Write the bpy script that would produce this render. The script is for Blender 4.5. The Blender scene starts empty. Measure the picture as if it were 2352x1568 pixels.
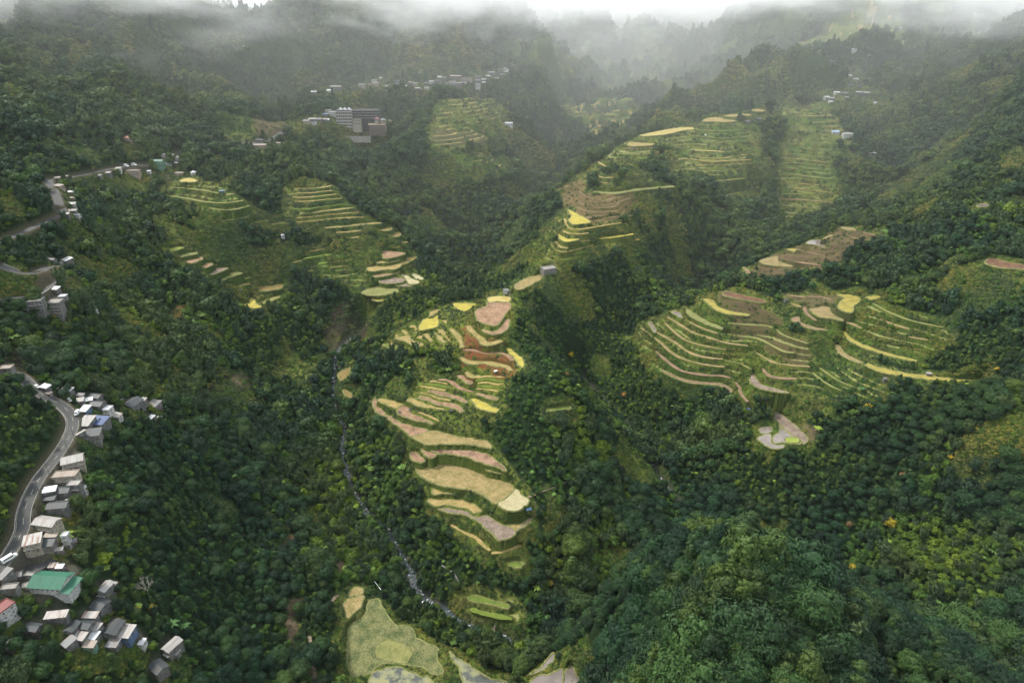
import bpy, bmesh, math, random
import numpy as np
from mathutils import Vector, Matrix, geometry as mgeo

C = bpy.context.scene.collection
scene = bpy.context.scene
rng = np.random.default_rng(7)
random.seed(7)

# ------------------------------------------------------------------ camera
CAMZ = 450.0
PITCH = math.radians(26.0)
cam_data = bpy.data.cameras.new('camera')
cam_data.lens = 24.0
cam_data.sensor_width = 36.0
cam_data.clip_start = 1.0
cam_data.clip_end = 12000.0
cam = bpy.data.objects.new('camera', cam_data)
cam.location = (0, 0, CAMZ)
cam.rotation_euler = (math.radians(90) - PITCH, 0, 0)
C.objects.link(cam)
scene.camera = cam

# ------------------------------------------------------------------ sky and sun (bright overcast)
SUN_EL, SUN_AZ = math.radians(52), math.radians(-62)      # azimuth from +Y towards +X: sun up on the left
world = bpy.data.worlds.new("World")
scene.world = world
world.use_nodes = True
wn, wl = world.node_tree.nodes, world.node_tree.links
wn.clear()
w_out = wn.new('ShaderNodeOutputWorld')
w_bg = wn.new('ShaderNodeBackground')
w_sky = wn.new('ShaderNodeTexSky')
w_sky.sky_type = 'NISHITA'
w_sky.sun_disc = False
w_sky.sun_elevation = SUN_EL
w_sky.sun_rotation = SUN_AZ
w_sky.altitude = 1200
w_sky.air_density = 1.0
w_sky.dust_density = 4.0
w_mix = wn.new('ShaderNodeMixRGB')                        # a closed cloud cover: mostly grey-white
w_mix.inputs['Fac'].default_value = 0.8
w_mix.inputs['Color2'].default_value = (6.8, 7.4, 7.7, 1)
wl.new(w_sky.outputs['Color'], w_mix.inputs['Color1'])
wl.new(w_mix.outputs['Color'], w_bg.inputs['Color'])
w_bg.inputs['Strength'].default_value = 0.10
wl.new(w_bg.outputs['Background'], w_out.inputs['Surface'])

sun_data = bpy.data.lights.new('sun', 'SUN')
sun_data.energy = 2.2
sun_data.angle = math.radians(10)
sun_data.color = (1.0, 0.95, 0.86)
sun = bpy.data.objects.new('sun', sun_data)
sd = Vector((math.sin(SUN_AZ) * math.cos(SUN_EL), math.cos(SUN_AZ) * math.cos(SUN_EL), math.sin(SUN_EL)))
sun.rotation_euler = sd.to_track_quat('Z', 'Y').to_euler()
C.objects.link(sun)

scene.view_settings.view_transform = 'Standard'
scene.view_settings.look = 'None'
scene.view_settings.exposure = 1.25
scene.view_settings.gamma = 1.0
scene.view_settings.use_curve_mapping = False
scene.render.engine = 'CYCLES'
scene.cycles.max_bounces = 10
scene.cycles.diffuse_bounces = 2
scene.cycles.glossy_bounces = 2
scene.cycles.transmission_bounces = 2
scene.cycles.transparent_max_bounces = 8
scene.cycles.volume_bounces = 8
scene.cycles.volume_step_rate = 1.0
scene.cycles.volume_max_steps = 128

scene.cycles.volume_step_rate = 0.08
HAZE, CLOUD_BASE, CLOUD_DENS, FAR_MIST = .000013, 452, .0055, .00072

# ------------------------------------------------------------------ from the photograph's pixels (2352 x 1568) to places
SP, CP = math.sin(PITCH), math.cos(PITCH)
KF = 0.9408
FR = {'P': (0, 0, 1 / KF * KF * KF), 'F1': (1540, 680, 2.45), 'F2': (1340, 240, 3.178), 'F3': (880, 700, 5.058), 'F4': (380, 420, 3.267),
      'F5': (750, 900, 3.136), 'F6': (600, 1250, 2.767), 'F7': (0, 850, 3.92), 'F8': (0, 1250, 3.76), 'F9': (1650, 450, 2.34),
      'F10': (0, 0, 2.751), 'F11': (750, 0, 2.751), 'F12': (1650, 0, 2.751), 'F13': (0, 400, 2.751), 'F14': (700, 150, 3.92),
      'F15': (750, 500, 2.751), 'F16': (1400, 1150, 2.138)}
def px(frame, s):
    a = np.array([[float(q) for q in p.split(',')] for p in s.split()])
    if frame == 'P':
        return a
    x0, y0, k = FR[frame]
    return np.stack([(x0 + a[:, 0] / k) * KF, (y0 + a[:, 1] / k) * KF], 1)

def ray_dir(uv):
    uv = np.atleast_2d(uv)
    dx = (uv[:, 0] - 1176) / 1568.0
    dy = (784 - uv[:, 1]) / 1568.0
    return np.stack([dx, CP + dy * SP, -SP + dy * CP], 1)     # times the depth t
def on_level(uv, z):
    r = ray_dir(uv)
    t = (z - CAMZ) / r[:, 2]
    return r[:, :2] * t[:, None]
def at_t(u, v, t):
    r = ray_dir([[u, v]])[0]
    return (r[0] * t, r[1] * t, CAMZ + r[2] * t)

# ------------------------------------------------------------------ noise
_perm = np.random.default_rng(3).permutation(4096)
_grad = np.random.default_rng(4).uniform(-1, 1, 4096)
def vnoise(x, y, s=0):
    xi, yi = np.floor(x).astype(np.int64), np.floor(y).astype(np.int64)
    fx, fy = x - xi, y - yi
    fx, fy = fx * fx * fx * (fx * (fx * 6 - 15) + 10), fy * fy * fy * (fy * (fy * 6 - 15) + 10)
    def g(i, j):
        return _grad[_perm[(_perm[(i + s * 37) & 4095] + j) & 4095]]
    a, b, c, d = g(xi, yi), g(xi + 1, yi), g(xi, yi + 1), g(xi + 1, yi + 1)
    return (a * (1 - fx) + b * fx) * (1 - fy) + (c * (1 - fx) + d * fx) * fy
def fbm(x, y, octaves=4, s=0, gain=0.5):
    r, a, f = 0, 1.0, 1.0
    for o in range(octaves):
        ca, sa = math.cos(o * 0.9), math.sin(o * 0.9)
        r = r + a * vnoise((x * ca - y * sa) * f + 13.7 * o, (x * sa + y * ca) * f + 7.3 * o, s + o)
        a *= gain; f *= 2.03
    return r
def ridged(x, y, octaves=4, s=0):
    r, a, f = 0, 1.0, 1.0
    for o in range(octaves):
        n = 1 - 2 * np.abs(vnoise(x * f + 5.1 * o, y * f + 3.3 * o, s + o))
        r = r + a * n
        a *= 0.5; f *= 2.1
    return r

# ------------------------------------------------------------------ terrain: control lines read off the photograph
# (u, v, D): D metres below the camera; (u, v, -t): depth t along the view axis instead
CT = '''
1150,1230,354 1180,1150,340 1080,1080,334 950,980,322 1050,1000,320 880,920,322 1000,870,308 1120,880,304 1110,800,290 1190,820,290
1130,740,276 1130,690,272 1060,705,277 950,760,295 880,800,306 830,830,325 800,880,338 790,960,352
1250,960,310 1300,880,290 1230,1090,336 1350,1100,352 1450,1150,372 1350,1250,374 1200,1300,367 1080,1340,370 1210,720,274 1250,830,282
1320,870,292 1380,960,328 1440,1010,352 1500,1050,366 1580,1180,386
770,860,338 775,950,350 790,1030,359 810,1150,369 860,1190,373 905,1240,377 945,1310,380 955,1360,382 1010,1400,383 1070,1430,385
1150,1465,387 780,800,328
1330,860,358 1440,980,375 1520,1100,383 1620,1230,392 1800,1330,395 2000,1400,397 2280,1500,401
1500,1250,238 1620,1255,234 1800,1330,242 1980,1385,255 2130,1465,270 2230,1540,286 1400,1345,268 1300,1420,308 1240,1490,356
1600,1400,226 1600,1560,228 1450,1568,285 1340,1568,342 1340,1440,322 1280,1550,374 1800,1500,234 2000,1568,254
900,1450,364 850,1400,360 1000,1500,367 900,1560,368 700,1450,342 760,1330,360 700,1300,350 1060,1550,372
700,1000,338 600,950,313 550,890,300 540,1000,312 600,1100,332 700,1100,352 500,1100,308 400,1100,283 300,1100,264 400,1000,280 300,1000,258
600,1200,340 700,1200,358 500,1200,322 400,1200,290 300,1200,266 300,1350,278 400,1400,302 500,1400,325 600,1420,342 600,1500,338 400,1568,308 640,1568,350
100,890,228 150,930,232 170,985,235 120,1080,240 60,1190,245 30,1270,250 0,1330,252 200,1000,244 250,950,242 300,920,246 460,1050,288
135,1335,262 230,1450,274 400,1485,298 0,1400,258 100,1568,278 300,1568,296 20,1480,264
0,1150,233 0,1050,225 0,950,212 60,950,222 0,880,208 80,1010,229
135,645,198 100,690,205 105,620,195 250,880,243 200,790,240 300,700,250 450,730,275 450,650,256 450,880,285 600,800,308 700,800,325 650,870,325
550,700,290 430,590,238 450,500,208 430,430,188 380,370,172 300,500,205 200,480,182 130,480,170 115,420,160 50,535,178
0,400,140 0,250,100 0,300,118 0,130,60 100,320,130 100,200,88 200,100,50 200,250,112 300,300,140 290,320,148 500,320,160 500,200,105 450,130,75 400,60,35
640,320,165 690,280,152 820,290,165 700,400,188 760,440,202 830,490,222 900,540,245 950,590,262 880,640,274 860,690,283 905,585,265 876,666,279 1960,740,284 1000,620,285 1040,625,300
560,560,240 650,560,250 700,650,284 620,480,216
830,760,323 950,720,325 1050,680,316 1080,620,306 1010,570,295 900,500,262 860,450,240 850,400,215
1000,380,210 1000,480,250 1130,380,215 1130,430,234 1100,300,180 1100,250,155 1130,210,138 1100,180,125 990,45,-1450 1100,120,-1470 900,180,-1404
850,200,-1300 770,205,-1230 700,100,-1600 600,100,-1500 870,50,-1800
1250,200,-1538 1200,250,-1330 1250,330,215 1300,390,245 1250,420,265 1150,500,290 1080,560,308
1170,665,270 1240,640,262 1260,620,255 1300,560,240 1330,500,222 1300,470,214 1350,400,200 1440,340,182 1540,300,172 1640,275,165 1740,255,157 1780,240,148
1830,180,-1302 1900,110,-1535 1950,50,-1800 1600,380,208 1550,450,225 1500,560,258 1650,450,245 1700,350,205 1400,620,268 1500,650,302 1650,560,285 1300,700,312
1750,550,292 1600,640,324 1500,700,342 1400,760,338 1830,510,280 1900,480,262 2050,430,250 2100,350,215 2130,250,165 2120,180,-1350
1790,400,235 1850,400,232 1850,300,190 1850,250,165 1950,300,185 1930,220,142 1960,180,120 1970,120,85 2060,330,200
1950,530,238 1870,560,250 1780,600,262 1740,640,268 1680,670,280 1560,720,298 1470,770,320 1700,900,328 1600,850,328 1700,760,300 1850,700,280 1960,690,272
1850,800,308 1750,850,318 1950,860,312 2100,850,300 2250,880,295 2100,760,282 2000,640,258 2150,700,262 2300,760,255
1790,1000,345 1850,980,338 1900,1050,352 1700,1000,354 1600,1000,365 1550,960,365 1480,980,378
2100,1000,320 2300,1000,295 2352,900,270 2000,1100,355 2200,1200,370 1900,1200,380 1750,1180,386 2352,1200,345 2352,1350,372 2200,1380,388 2352,1450,392
2100,560,232 2200,500,205 2300,560,215 2250,620,230 2352,500,190 2352,600,213 2250,460,188 2150,450,208 2000,500,235
2200,350,195 2300,400,190 2352,350,158 2352,250,110 2352,180,-950 2250,300,165 2200,200,-1135 2300,150,-1133 2200,80,-1500 2300,50,-1500
1420,240,-1500 1300,250,-1400 1400,290,-1300 1450,170,-1800 1450,100,-2100 1450,66,-2150 1600,80,-2150 1300,150,-2000 1250,60,-2600 1150,100,-2300 1600,180,-1500
1650,230,-1380 1650,130,-1700 1700,60,-2200 1750,150,-1500 1600,30,-2700 1500,20,-3000 1350,20,-3000
'''
ctrl = []
for tok in CT.split():
    u, v, d = (float(q) for q in tok.split(','))
    if d < 0:
        ctrl.append(at_t(u, v, -d))
    else:
        x, y = on_level(np.array([[u, v]]), CAMZ - d)[0]
        ctrl.append((x, y, CAMZ - d))
# ground the photograph only implies (outside the frame, behind crests)
ctrl += [(-420, 300, 300), (-450, 430, 310), (-380, 180, 270), (-330, 90, 250), (-620, 600, 380), (-800, 900, 450), (-1100, 1300, 560),
         (-700, 1400, 520), (-400, 1700, 540), (0, 2100, 520), (-1500, 2500, 700), (-300, 3000, 650), (900, 3000, 640), (2200, 3000, 700), (1400, 1600, 520),
         (700, 1900, 500), (300, 3400, 640), (80, 60, 215), (0, 130, 120), (-60, 180, 110), (-200, 120, 190), (40, 20, 180), (200, 90, 215),
         (60, 345, 61), (150, 372, 57), (250, 385, 53), (330, 150, 190), (420, 280, 120), (450, 360, 60), (520, 420, 130), (640, 560, 220),
         (760, 760, 300), (900, 1000, 390), (1200, 1100, 470), (560, 200, 230), (-150, 60, 220), (-20, 60, 190), (-200, -100, 230), (300, -100, 230),
         (2600, 1600, 700), (-2600, 1600, 750), (-2600, 3400, 800), (2800, 3400, 800), (-900, 200, 430), (900, 200, 330), (-80, 230, 86), (-150, 230, 115),
         (20, 230, 84)]
ctrl = np.array(ctrl)

def rbf_fit(P, smooth=2.0, c=22.0):
    xy = P[:, :2]
    n = len(P)
    r = np.sqrt(((xy[:, None] - xy[None]) ** 2).sum(-1) + c * c)
    A = np.zeros((n + 3, n + 3))
    A[:n, :n] = -r / 100.0 + np.eye(n) * smooth / 100.0 * -1 * -1
    A[:n, n] = 1; A[:n, n + 1:] = xy / 1000.0
    A[n, :n] = 1; A[n + 1:, :n] = xy.T / 1000.0
    b = np.concatenate([P[:, 2], np.zeros(3)])
    w = np.linalg.solve(A, b)
    return xy, w, c
def rbf_eval(m, X, Y):
    xy, w, c = m
    sh = X.shape
    X, Y = X.ravel(), Y.ravel()
    out = np.empty(len(X))
    n = len(xy)
    for i in range(0, len(X), 20000):
        x, y = X[i:i + 20000, None], Y[i:i + 20000, None]
        r = np.sqrt((x - xy[:, 0]) ** 2 + (y - xy[:, 1]) ** 2 + c * c)
        out[i:i + 20000] = (-r / 100.0) @ w[:n] + w[n] + w[n + 1] * x[:, 0] / 1000 + w[n + 2] * y[:, 0] / 1000
    return out.reshape(sh)

# grid: rows in Y (finer near), columns spread as X / half_width(Y)
def _rows():
    y = [40.0]
    while y[-1] < 3600:
        q = y[-1]
        y.append(q + np.interp(q, [40, 150, 250, 600, 900, 1300, 1800, 3600], [9, 2.0, 1.15, 1.35, 1.9, 4.0, 9, 34]))
    return np.array(y)
GY = _rows()
NR, NC = len(GY), 940
def half_w(y):
    return 150 + 0.74 * y
GS = np.linspace(-1, 1, NC)
XX = half_w(GY)[:, None] * GS[None, :]
YY = np.repeat(GY[:, None], NC, 1)

def coarse(m, k=4):
    ri = np.unique(np.concatenate([np.arange(0, NR, k), [NR - 1]]))
    ci = np.unique(np.concatenate([np.arange(0, NC, k), [NC - 1]]))
    z = rbf_eval(m, XX[np.ix_(ri, ci)], YY[np.ix_(ri, ci)])
    zc = np.empty((len(ri), NC))
    for i in range(len(ri)):
        zc[i] = np.interp(np.arange(NC), ci, z[i])
    full = np.empty((NR, NC))
    rr = np.arange(NR)
    k0 = np.clip(np.searchsorted(ri, rr, 'right') - 1, 0, len(ri) - 2)
    f = ((rr - ri[k0]) / (ri[k0 + 1] - ri[k0]))[:, None]
    full = zc[k0] * (1 - f) + zc[k0 + 1] * f
    return full

def sample(G, x, y):
    x, y = np.asarray(x, float), np.asarray(y, float)
    r = np.interp(y, GY, np.arange(NR))
    c = (x / half_w(y) + 1) * 0.5 * (NC - 1)
    r = np.clip(r, 0, NR - 1.001); c = np.clip(c, 0, NC - 1.001)
    i, j = r.astype(int), c.astype(int)
    fr, fc = r - i, c - j
    return (G[i, j] * (1 - fc) + G[i, j + 1] * fc) * (1 - fr) + (G[i + 1, j] * (1 - fc) + G[i + 1, j + 1] * fc) * fr

_TS = 110 * (1.0035 ** np.arange(1010))
def hit(G, uv):
    """first point where the ray through a pixel meets height grid G"""
    uv = np.atleast_2d(uv)
    d = ray_dir(uv)
    out = np.empty((len(uv), 3))
    for k in range(len(uv)):
        P = d[k][None] * _TS[:, None]
        z = CAMZ + P[:, 2]
        g = sample(G, P[:, 0], P[:, 1])
        below = np.nonzero(z < g)[0]
        i = below[0] if len(below) else len(_TS) - 1
        if i == 0 or not len(below):
            t = _TS[i]
        else:
            a, b = z[i - 1] - g[i - 1], g[i] - z[i]
            t = _TS[i - 1] + (_TS[i] - _TS[i - 1]) * a / (a + b)
        out[k] = (d[k][0] * t, d[k][1] * t, CAMZ + d[k][2] * t)
    return out
# ------------------------------------------------------------------ houses: where each roof centre shows, size and look
# frame x,y | width depth | storeys | turn deg | roof | roof colour | wall | label
HOUSES_TXT = '''
F7 830,705|7.5 11|1|0|shed|pale|grey|pale grey metal-roofed house against the road bend, left of the blue roof
F7 955,700|9.5 9|1|-6|shed|blue|grey|house with the bright blue metal roof at the road bend
F7 865,822|13 8|1|14|shed|dark|concrete|long charcoal-roofed house stepping down from the blue roof to the slope
F7 815,583|5.2 7|1|-4|shed|white|blue|white-roofed house with blue wall right beside the parked white van
F7 920,458|9 6.5|1|-12|gable|dark|grey|dark-roofed house topmost of the pair above the road bend
F7 935,532|9 7|1|-10|gable|dark|grey|dark-roofed house lower of the pair above the road bend
F7 850,492|4.6 3.6|1|24|shed|white|grey|small white lean-to between the dark pair and the road
F7 757,500|5.6 4.4|1|20|shed|pale|grey|pale flat shed behind the white car parked on the bend
F7 640,400|8 4.5|1|-8|shed|white|grey|narrow white-roofed house behind the bend, last but one along the road
F7 770,448|5 2.6|1|-10|shed|grey|grey|thin grey lean-to between the narrow white house and the dark pair
F7 1035,582|4.6 6|2|-4|flat|white|white|white two-storey house stacked beside the dark roofs, above the blue roof
F7 1120,645|5.6 4.4|1|-12|shed|rust|white|small white roof streaked with rust, alone right of the blue roof
F7 1265,525|10 13|1|-12|gable|dark|grey|biggest charcoal roof, set back from the road over the valley
F7 1370,500|4 5|1|-10|shed|pale|grey|pale shed leaning on the right side of the biggest charcoal roof
F7 1475,535|8.5 8|1|-14|shed|grey|concrete|wide grey roof at the valley end of the upper house cluster
F7 1165,492|3.8 3|1|-20|gable|white|grey|tiny white pointed roof just left of the biggest charcoal roof
F7 1445,665|4 5.5|1|-20|shed|white|concrete|white-roofed shack below the wide grey roof, left of two
F7 1525,667|3.6 2.6|1|-8|shed|pale|concrete|small pale shack below the wide grey roof, right of two
F7 1640,590|4 3|1|10|shed|dark|grey|small dark shack at the far right tip of the upper cluster
F7 775,815|1.6 6|1|-38|shed|pale|grey|long thin pale awning along the road in front of the charcoal house
F7 695,1065|12 9|2|26|gable|pale|cream|pale gabled house hanging over the valley midway along the road
F7 630,1212|14 7|2|8|flat|tan|cream|long house with tan flat roof directly below the pale gabled house
F7 715,1303|6.6 5|3|4|flat|pale|grey|tall narrow grey tower house with pale flat roof on the valley side
F7 795,1335|3 3|2|4|flat|white|white|small white block stuck to the right of the tall narrow tower house
F7 470,1355|7.5 4.5|1|18|shed|white|grey|white patchy roof squeezed against the road, left of the dark yard
F7 595,1360|9 6.5|1|8|gable|dark|grey|dark roof between the white patchy roof and the tall tower house
F7 465,1432|8 5|1|6|shed|dark|dark|blackish roof directly below the white patchy roof
F7 560,1500|11 7|1|8|gable|dark|grey|wide slate roof at the lower end of the middle row
F7 665,1482|5 5|1|12|shed|pale|grey|pale ribbed shed at the valley side of the wide slate roof
F7 435,368|6.5 4|1|-20|shed|white|grey|white-roofed house farthest back on the bend, half hidden
F7 470,430|4 2.5|1|-25|shed|rust|grey|rusty lean-to on the road edge where the bend vanishes
F7 1872,765|4 5|1|-14|shed|grey|grey|lone grey hut in the forest, upper left of three
F7 1945,762|4.5 4|1|8|shed|pale|grey|lone pale hut in the forest, upper right of three
F7 1935,860|6 4|1|10|gable|white|dark|lone white-and-dark hut in the forest, lowest of three
F7 60,190|8 6|2|10|flat|tan|concrete|tan concrete house at the picture's left edge above the green bank
F7 150,255|9 5|1|-14|gable|dark|grey|dark roof behind the green bank at the left edge
F8 430,90|14 8|2|-10|gable|pale|cream|large cream house with broad pale gable over the road
F8 300,262|9 8|2|22|shed|rust|cream|cream house with striped rusty roof beside the road
F8 440,285|7 6|1|8|shed|dark|concrete|dark sunken roof right of the striped rusty roof
F8 470,218|7 3|1|4|shed|tan|cream|tan lean-to under the large cream house
F8 600,215|3.6 4|3|6|flat|white|white|bright white slim tower house on the valley edge
F8 668,268|4 3|1|30|shed|grey|grey|small grey hut behind the slim white tower house
F8 545,342|4 2.6|1|10|shed|rust|grey|little rusty shed below the slim white tower house
F8 45,572|4 8|1|-14|shed|grey|grey|narrow grey roof below the parked jeepney at the picture's edge
F8 152,575|5.5 4.5|1|20|gable|grey|grey|grey gabled hut between the jeepney and the green roof
F8 275,575|5 2.5|1|-4|flat|concrete|concrete|low concrete block against the left end of the green roof
F8 488,492|4.4 3.4|1|4|shed|rust|grey|brown-streaked shed behind the green roof, left of two
F8 552,502|4 3|1|4|shed|white|grey|white-streaked shed behind the green roof, right of two
F8 968,690|5.4 8|2|-10|gable|pale|grey|tall pale-roofed house standing alone right of the green roof
F8 1045,662|3.6 2.6|1|-10|shed|pale|grey|small pale lean-to at the right shoulder of the tall pale-roofed house
F8 925,850|8 8|1|-22|gable|dark|grey|black roof just below the tall pale-roofed house
F8 1098,860|4.6 4|1|14|shed|grey|grey|square grey shed right of the black roof
F8 520,945|11 4.2|1|8|shed|rust|grey|long rust-striped roof at the back left of the bottom cluster
F8 835,950|7.6 3.6|1|-2|shed|rust|grey|rust-and-white roof at the back middle of the bottom cluster
F8 665,1055|5 7|1|-8|gable|dark|grey|black roof at the left of the bottom cluster
F8 790,1035|7 6|1|-10|gable|dark|grey|black roof in the middle of the bottom cluster
F8 885,1055|4.6 5|1|-14|shed|pale|grey|patched pale roof right of the middle black roof
F8 735,1142|6.6 4.8|1|-8|shed|rust|grey|white roof with brown stripes in the middle of the bottom cluster
F8 865,1135|4.6 5|1|-10|shed|white|grey|white-striped roof beside the brown-striped one
F8 825,1217|6 3.6|1|-4|shed|tan|green|tan-roofed hut with green wall at the front of the bottom cluster
F8 635,1192|5 6|1|-30|shed|grey|grey|grey slanted roof at the front left of the bottom cluster
F8 1040,1060|8 10|1|-6|gable|dark|grey|large black double-pitched roof at the right of the bottom cluster
F8 1165,1100|6.6 8|1|-6|shed|pale|blue|pale grey roof with blue wall, right of the large black roof
F8 1040,1205|6 5|1|-4|shed|grey|grey|grey roof in front of the large black roof
F8 1305,1190|3 4|1|-6|shed|white|white|small white shed alone between cluster and forest
F8 1580,1222|6 10|2|-26|gable|pale|concrete|tall house with long pale ribbed roof, alone in the forest at the bottom
F8 1625,1285|3.2 3.4|1|-26|shed|pale|concrete|little pale wing at the foot of the lone tall house
F8 1455,1420|9 7|1|-34|gable|dark|concrete|mossy dark roof at the bottom, in front of the lone tall house
F8 30,880|7 9|3|-22|flat|red|white|white three-storey house with red band at the left edge
F8 85,1215|5 4|1|-12|shed|grey|grey|dark rusty hut at the left edge below the three-storey house
F8 90,690|8 4|1|8|flat|concrete|concrete|low concrete terrace building left of the green roof
F8 300,1060|8 5|1|-8|gable|dark|dark|black roof half under trees left of the bottom cluster
F13 452,645|7 6.5|2|-30|shed|white|grey|white slanted roof of the house above the hairpin bend
F13 400,665|4 4|1|-10|flat|concrete|concrete|small concrete block left of the slanted white roof above the hairpin
F13 350,642|6 4|1|-10|gable|dark|grey|dark hut at the back above the hairpin bend
F13 366,838|7 5|1|-4|shed|white|concrete|white canopy roof on top of the unfinished house below the hairpin
F13 205,922|17 9|3|12|flat|grey|grey|long grey three-storey house beside the unfinished house below the hairpin
F13 372,930|9 9|4|6|flat|concrete|concrete|bare concrete unfinished four-storey house below the hairpin
F13 425,893|5 5|3|8|flat|white|concrete|white-capped stair tower at the right of the unfinished house
F13 642,985|2.6 2.4|1|0|shed|white|white|lone white hut on the slope right of the unfinished house
F13 820,503|2.6 2|1|10|shed|white|white|tiny white roof alone in the bush below the roadside village
F13 1900,478|3.6 2.6|1|8|gable|white|white|white hut alone above the dark fern slope, left of the straw terraces
F13 1490,183|5.4 3|1|4|shed|teal|teal|blue-green hut on the edge of the dull green terraces
F13 1298,58|5.5 5|1|10|hip|white|white|white pointed tent roof by the roadside village
F13 1203,62|9 3|1|3|shed|tan|tan|long tan shed left of the white pointed tent roof
F10 1060,1085|13 8|3|2|gable|green|green|three-storey pale green house in the middle of the far roadside village
F10 1150,1045|7 5|2|4|gable|grey|grey|grey house behind the pale green house
F10 1188,1060|6 5|2|-6|shed|pale|white|pale house, rearmost right in the far roadside village
F10 1135,1095|6 5|1|12|gable|white|white|white gable right of the pale green house
F10 1185,1095|5 4|1|-4|shed|pale|grey|pale shed at the right end of the far roadside village
F10 1088,1038|6 4|1|2|shed|white|white|white shed behind the pale green house
F10 895,1148|14 7|2|4|flat|tan|tan|pinkish long block in the left half of the far roadside village
F10 795,1132|5.4 5|1|6|shed|pale|white|pale greenish-white house left of the pinkish long block
F10 728,1162|5 4|2|0|shed|pale|grey|small pale house, second from the left of the far roadside village
F10 668,1180|5 4|1|-20|shed|grey|grey|grey shed at the left tip of the far roadside village
F10 1000,1150|4 3|1|0|shed|white|white|white shed between the pinkish block and the pale green house
F10 395,1248|9 5|1|-24|shed|tan|tan|tan roof beside the far straight road, first below the corner
F10 475,1290|5 3.4|1|4|shed|white|white|small white roof beside the far straight road
F10 482,1330|7 2.6|1|0|shed|tan|tan|thin tan roof beside the far straight road
F10 477,1368|9.5 6|1|8|gable|pale|white|pale gable on columns beside the far straight road
F10 480,1415|9 3.4|1|8|shed|pale|grey|long pale roof beside the lower end of the far straight road
F10 520,1445|6 4|2|-4|flat|white|white|white box house lowest beside the far straight road
F10 440,1438|6 4|1|8|shed|rust|grey|rust-streaked hut nearest the lower road corner
F10 440,1185|5 3|1|0|shed|tan|tan|tan hut at the upper corner of the far straight road, right of two
F10 385,1195|5 3|1|14|shed|tan|tan|tan hut at the upper corner of the far straight road, left of two
F10 865,930|13 6|1|-4|hip|terracotta|tan|long house with orange-red tiled roof alone in the forest, upper left
F10 1440,985|9 6|1|-14|shed|pale|grey|pale-roofed house between the upper road and the forest
F10 1745,972|17 6|1|3|gable|tan|tan|long tan row house on the ridge road
F10 1745,940|9 5|1|4|gable|dark|grey|dark roof behind the long tan row house
F10 1868,962|7 4|1|-4|gable|tan|tan|small tan house at the right of the long tan row house
F10 1640,722|3 3|1|0|shed|white|white|tiny white roof alone in the upper left forest
F15 1620,425|15 10|1|24|flat|concrete|concrete|concrete building with pale flat roof at the foot of the yellow-green terraces
F15 1335,575|5 4|1|-6|shed|grey|white|grey hut at the top edge of the big brown paddy
F9 297,542|3.4 3|1|-8|shed|grey|white|small grey hut on the saddle above the right terraces
F9 630,662|3.4 2|1|0|flat|grey|concrete|tiny grey hut among the right-hand terraces, beside the dark soil
F9 1195,1110|2.6 2|1|0|shed|grey|concrete|tiny grey hut below the long yellow terrace
F9 1447,1080|4 2.4|1|-14|shed|pale|concrete|low pale hut on the channel above the long yellow terrace
F9 418,1288|3 3|1|0|shed|blue|blue|blue hut in the trees at the head of the muddy pond
F12 1150,343|8 6|1|10|gable|white|white|white roof, left of the highest hamlet under the straw pyramid
F12 1198,335|9 9|1|-20|gable|white|white|biggest white roof of the highest hamlet
F12 1185,382|8 4|1|0|shed|white|white|low white roof below the biggest roof of the highest hamlet
F12 1305,352|10 6|1|4|gable|white|white|white roof at the right of the highest hamlet
F12 1050,415|9 6|2|4|gable|grey|grey|faded grey house in the trees below the highest hamlet
F12 1170,507|6 4|1|0|gable|white|white|top white roof of the tin-roofed hamlet
F12 1207,530|10 6|1|10|gable|pale|white|second roof from the top of the tin-roofed hamlet
F12 1175,572|10 5|1|-2|gable|dark|grey|dark long roof in the middle of the tin-roofed hamlet, left of two
F12 1233,576|9 5|1|2|gable|dark|grey|dark long roof in the middle of the tin-roofed hamlet, right of two
F12 1083,622|10 6|1|4|shed|white|white|bright white roof left in the lower row of the tin-roofed hamlet
F12 1130,626|10 6|1|0|gable|grey|grey|grey roof next right of the bright white one in the lower row
F12 1225,622|10 7|2|0|gable|pale|grey|pale two-storey house, third in the lower row of the tin-roofed hamlet
F12 1277,625|12 7|2|4|gable|pale|grey|pale two-storey house at the right end of the lower row
F12 1012,653|8 6|1|10|gable|white|white|white roof at the lower left of the tin-roofed hamlet
F12 1045,660|9 6|1|-8|gable|pale|grey|pale roof beside the lower left white one
F12 1040,682|7 4|1|0|shed|white|white|lowest white roof at the left of the tin-roofed hamlet
F12 1150,656|6 4|1|0|shed|pale|grey|small pale roof under the lower row of the tin-roofed hamlet
F12 1338,690|5 4|1|10|shed|white|white|lone white roof to the right below the tin-roofed hamlet
F12 1073,886|11 8|1|0|shed|lightblue|white|square light-blue roof at the top of the green terrace ladder
F12 1150,905|15 8|1|4|hip|pale|white|pale hipped house right of the light-blue roof
F12 1175,900|6 5|1|0|gable|rust|white|rusty annex behind the pale hipped house
F12 1320,1028|9 5|1|-10|gable|pale|grey|pale roof alone in the forest with smoke rising beside it
F12 2005,98|13 5|1|0|shed|white|white|lone long white roof in the mist near the top right
F12 1510,188|6 4|1|10|shed|white|white|tiny white roof at the cloud edge right of the straw pyramid
F12 215,760|5 4|1|0|shed|white|white|tiny white roof on the far side behind the straw pads
F12 480,815|8 4|1|8|shed|grey|grey|dark hut on the crest beside the straw pads
F12 560,797|7 4|1|0|shed|teal|grey|blue-grey hut on the crest, right of the dark hut
F14 2125,592|13 7|2|4|gable|white|white|white two-storey house alone in the trees right of the ridge-village terraces
'''
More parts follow.
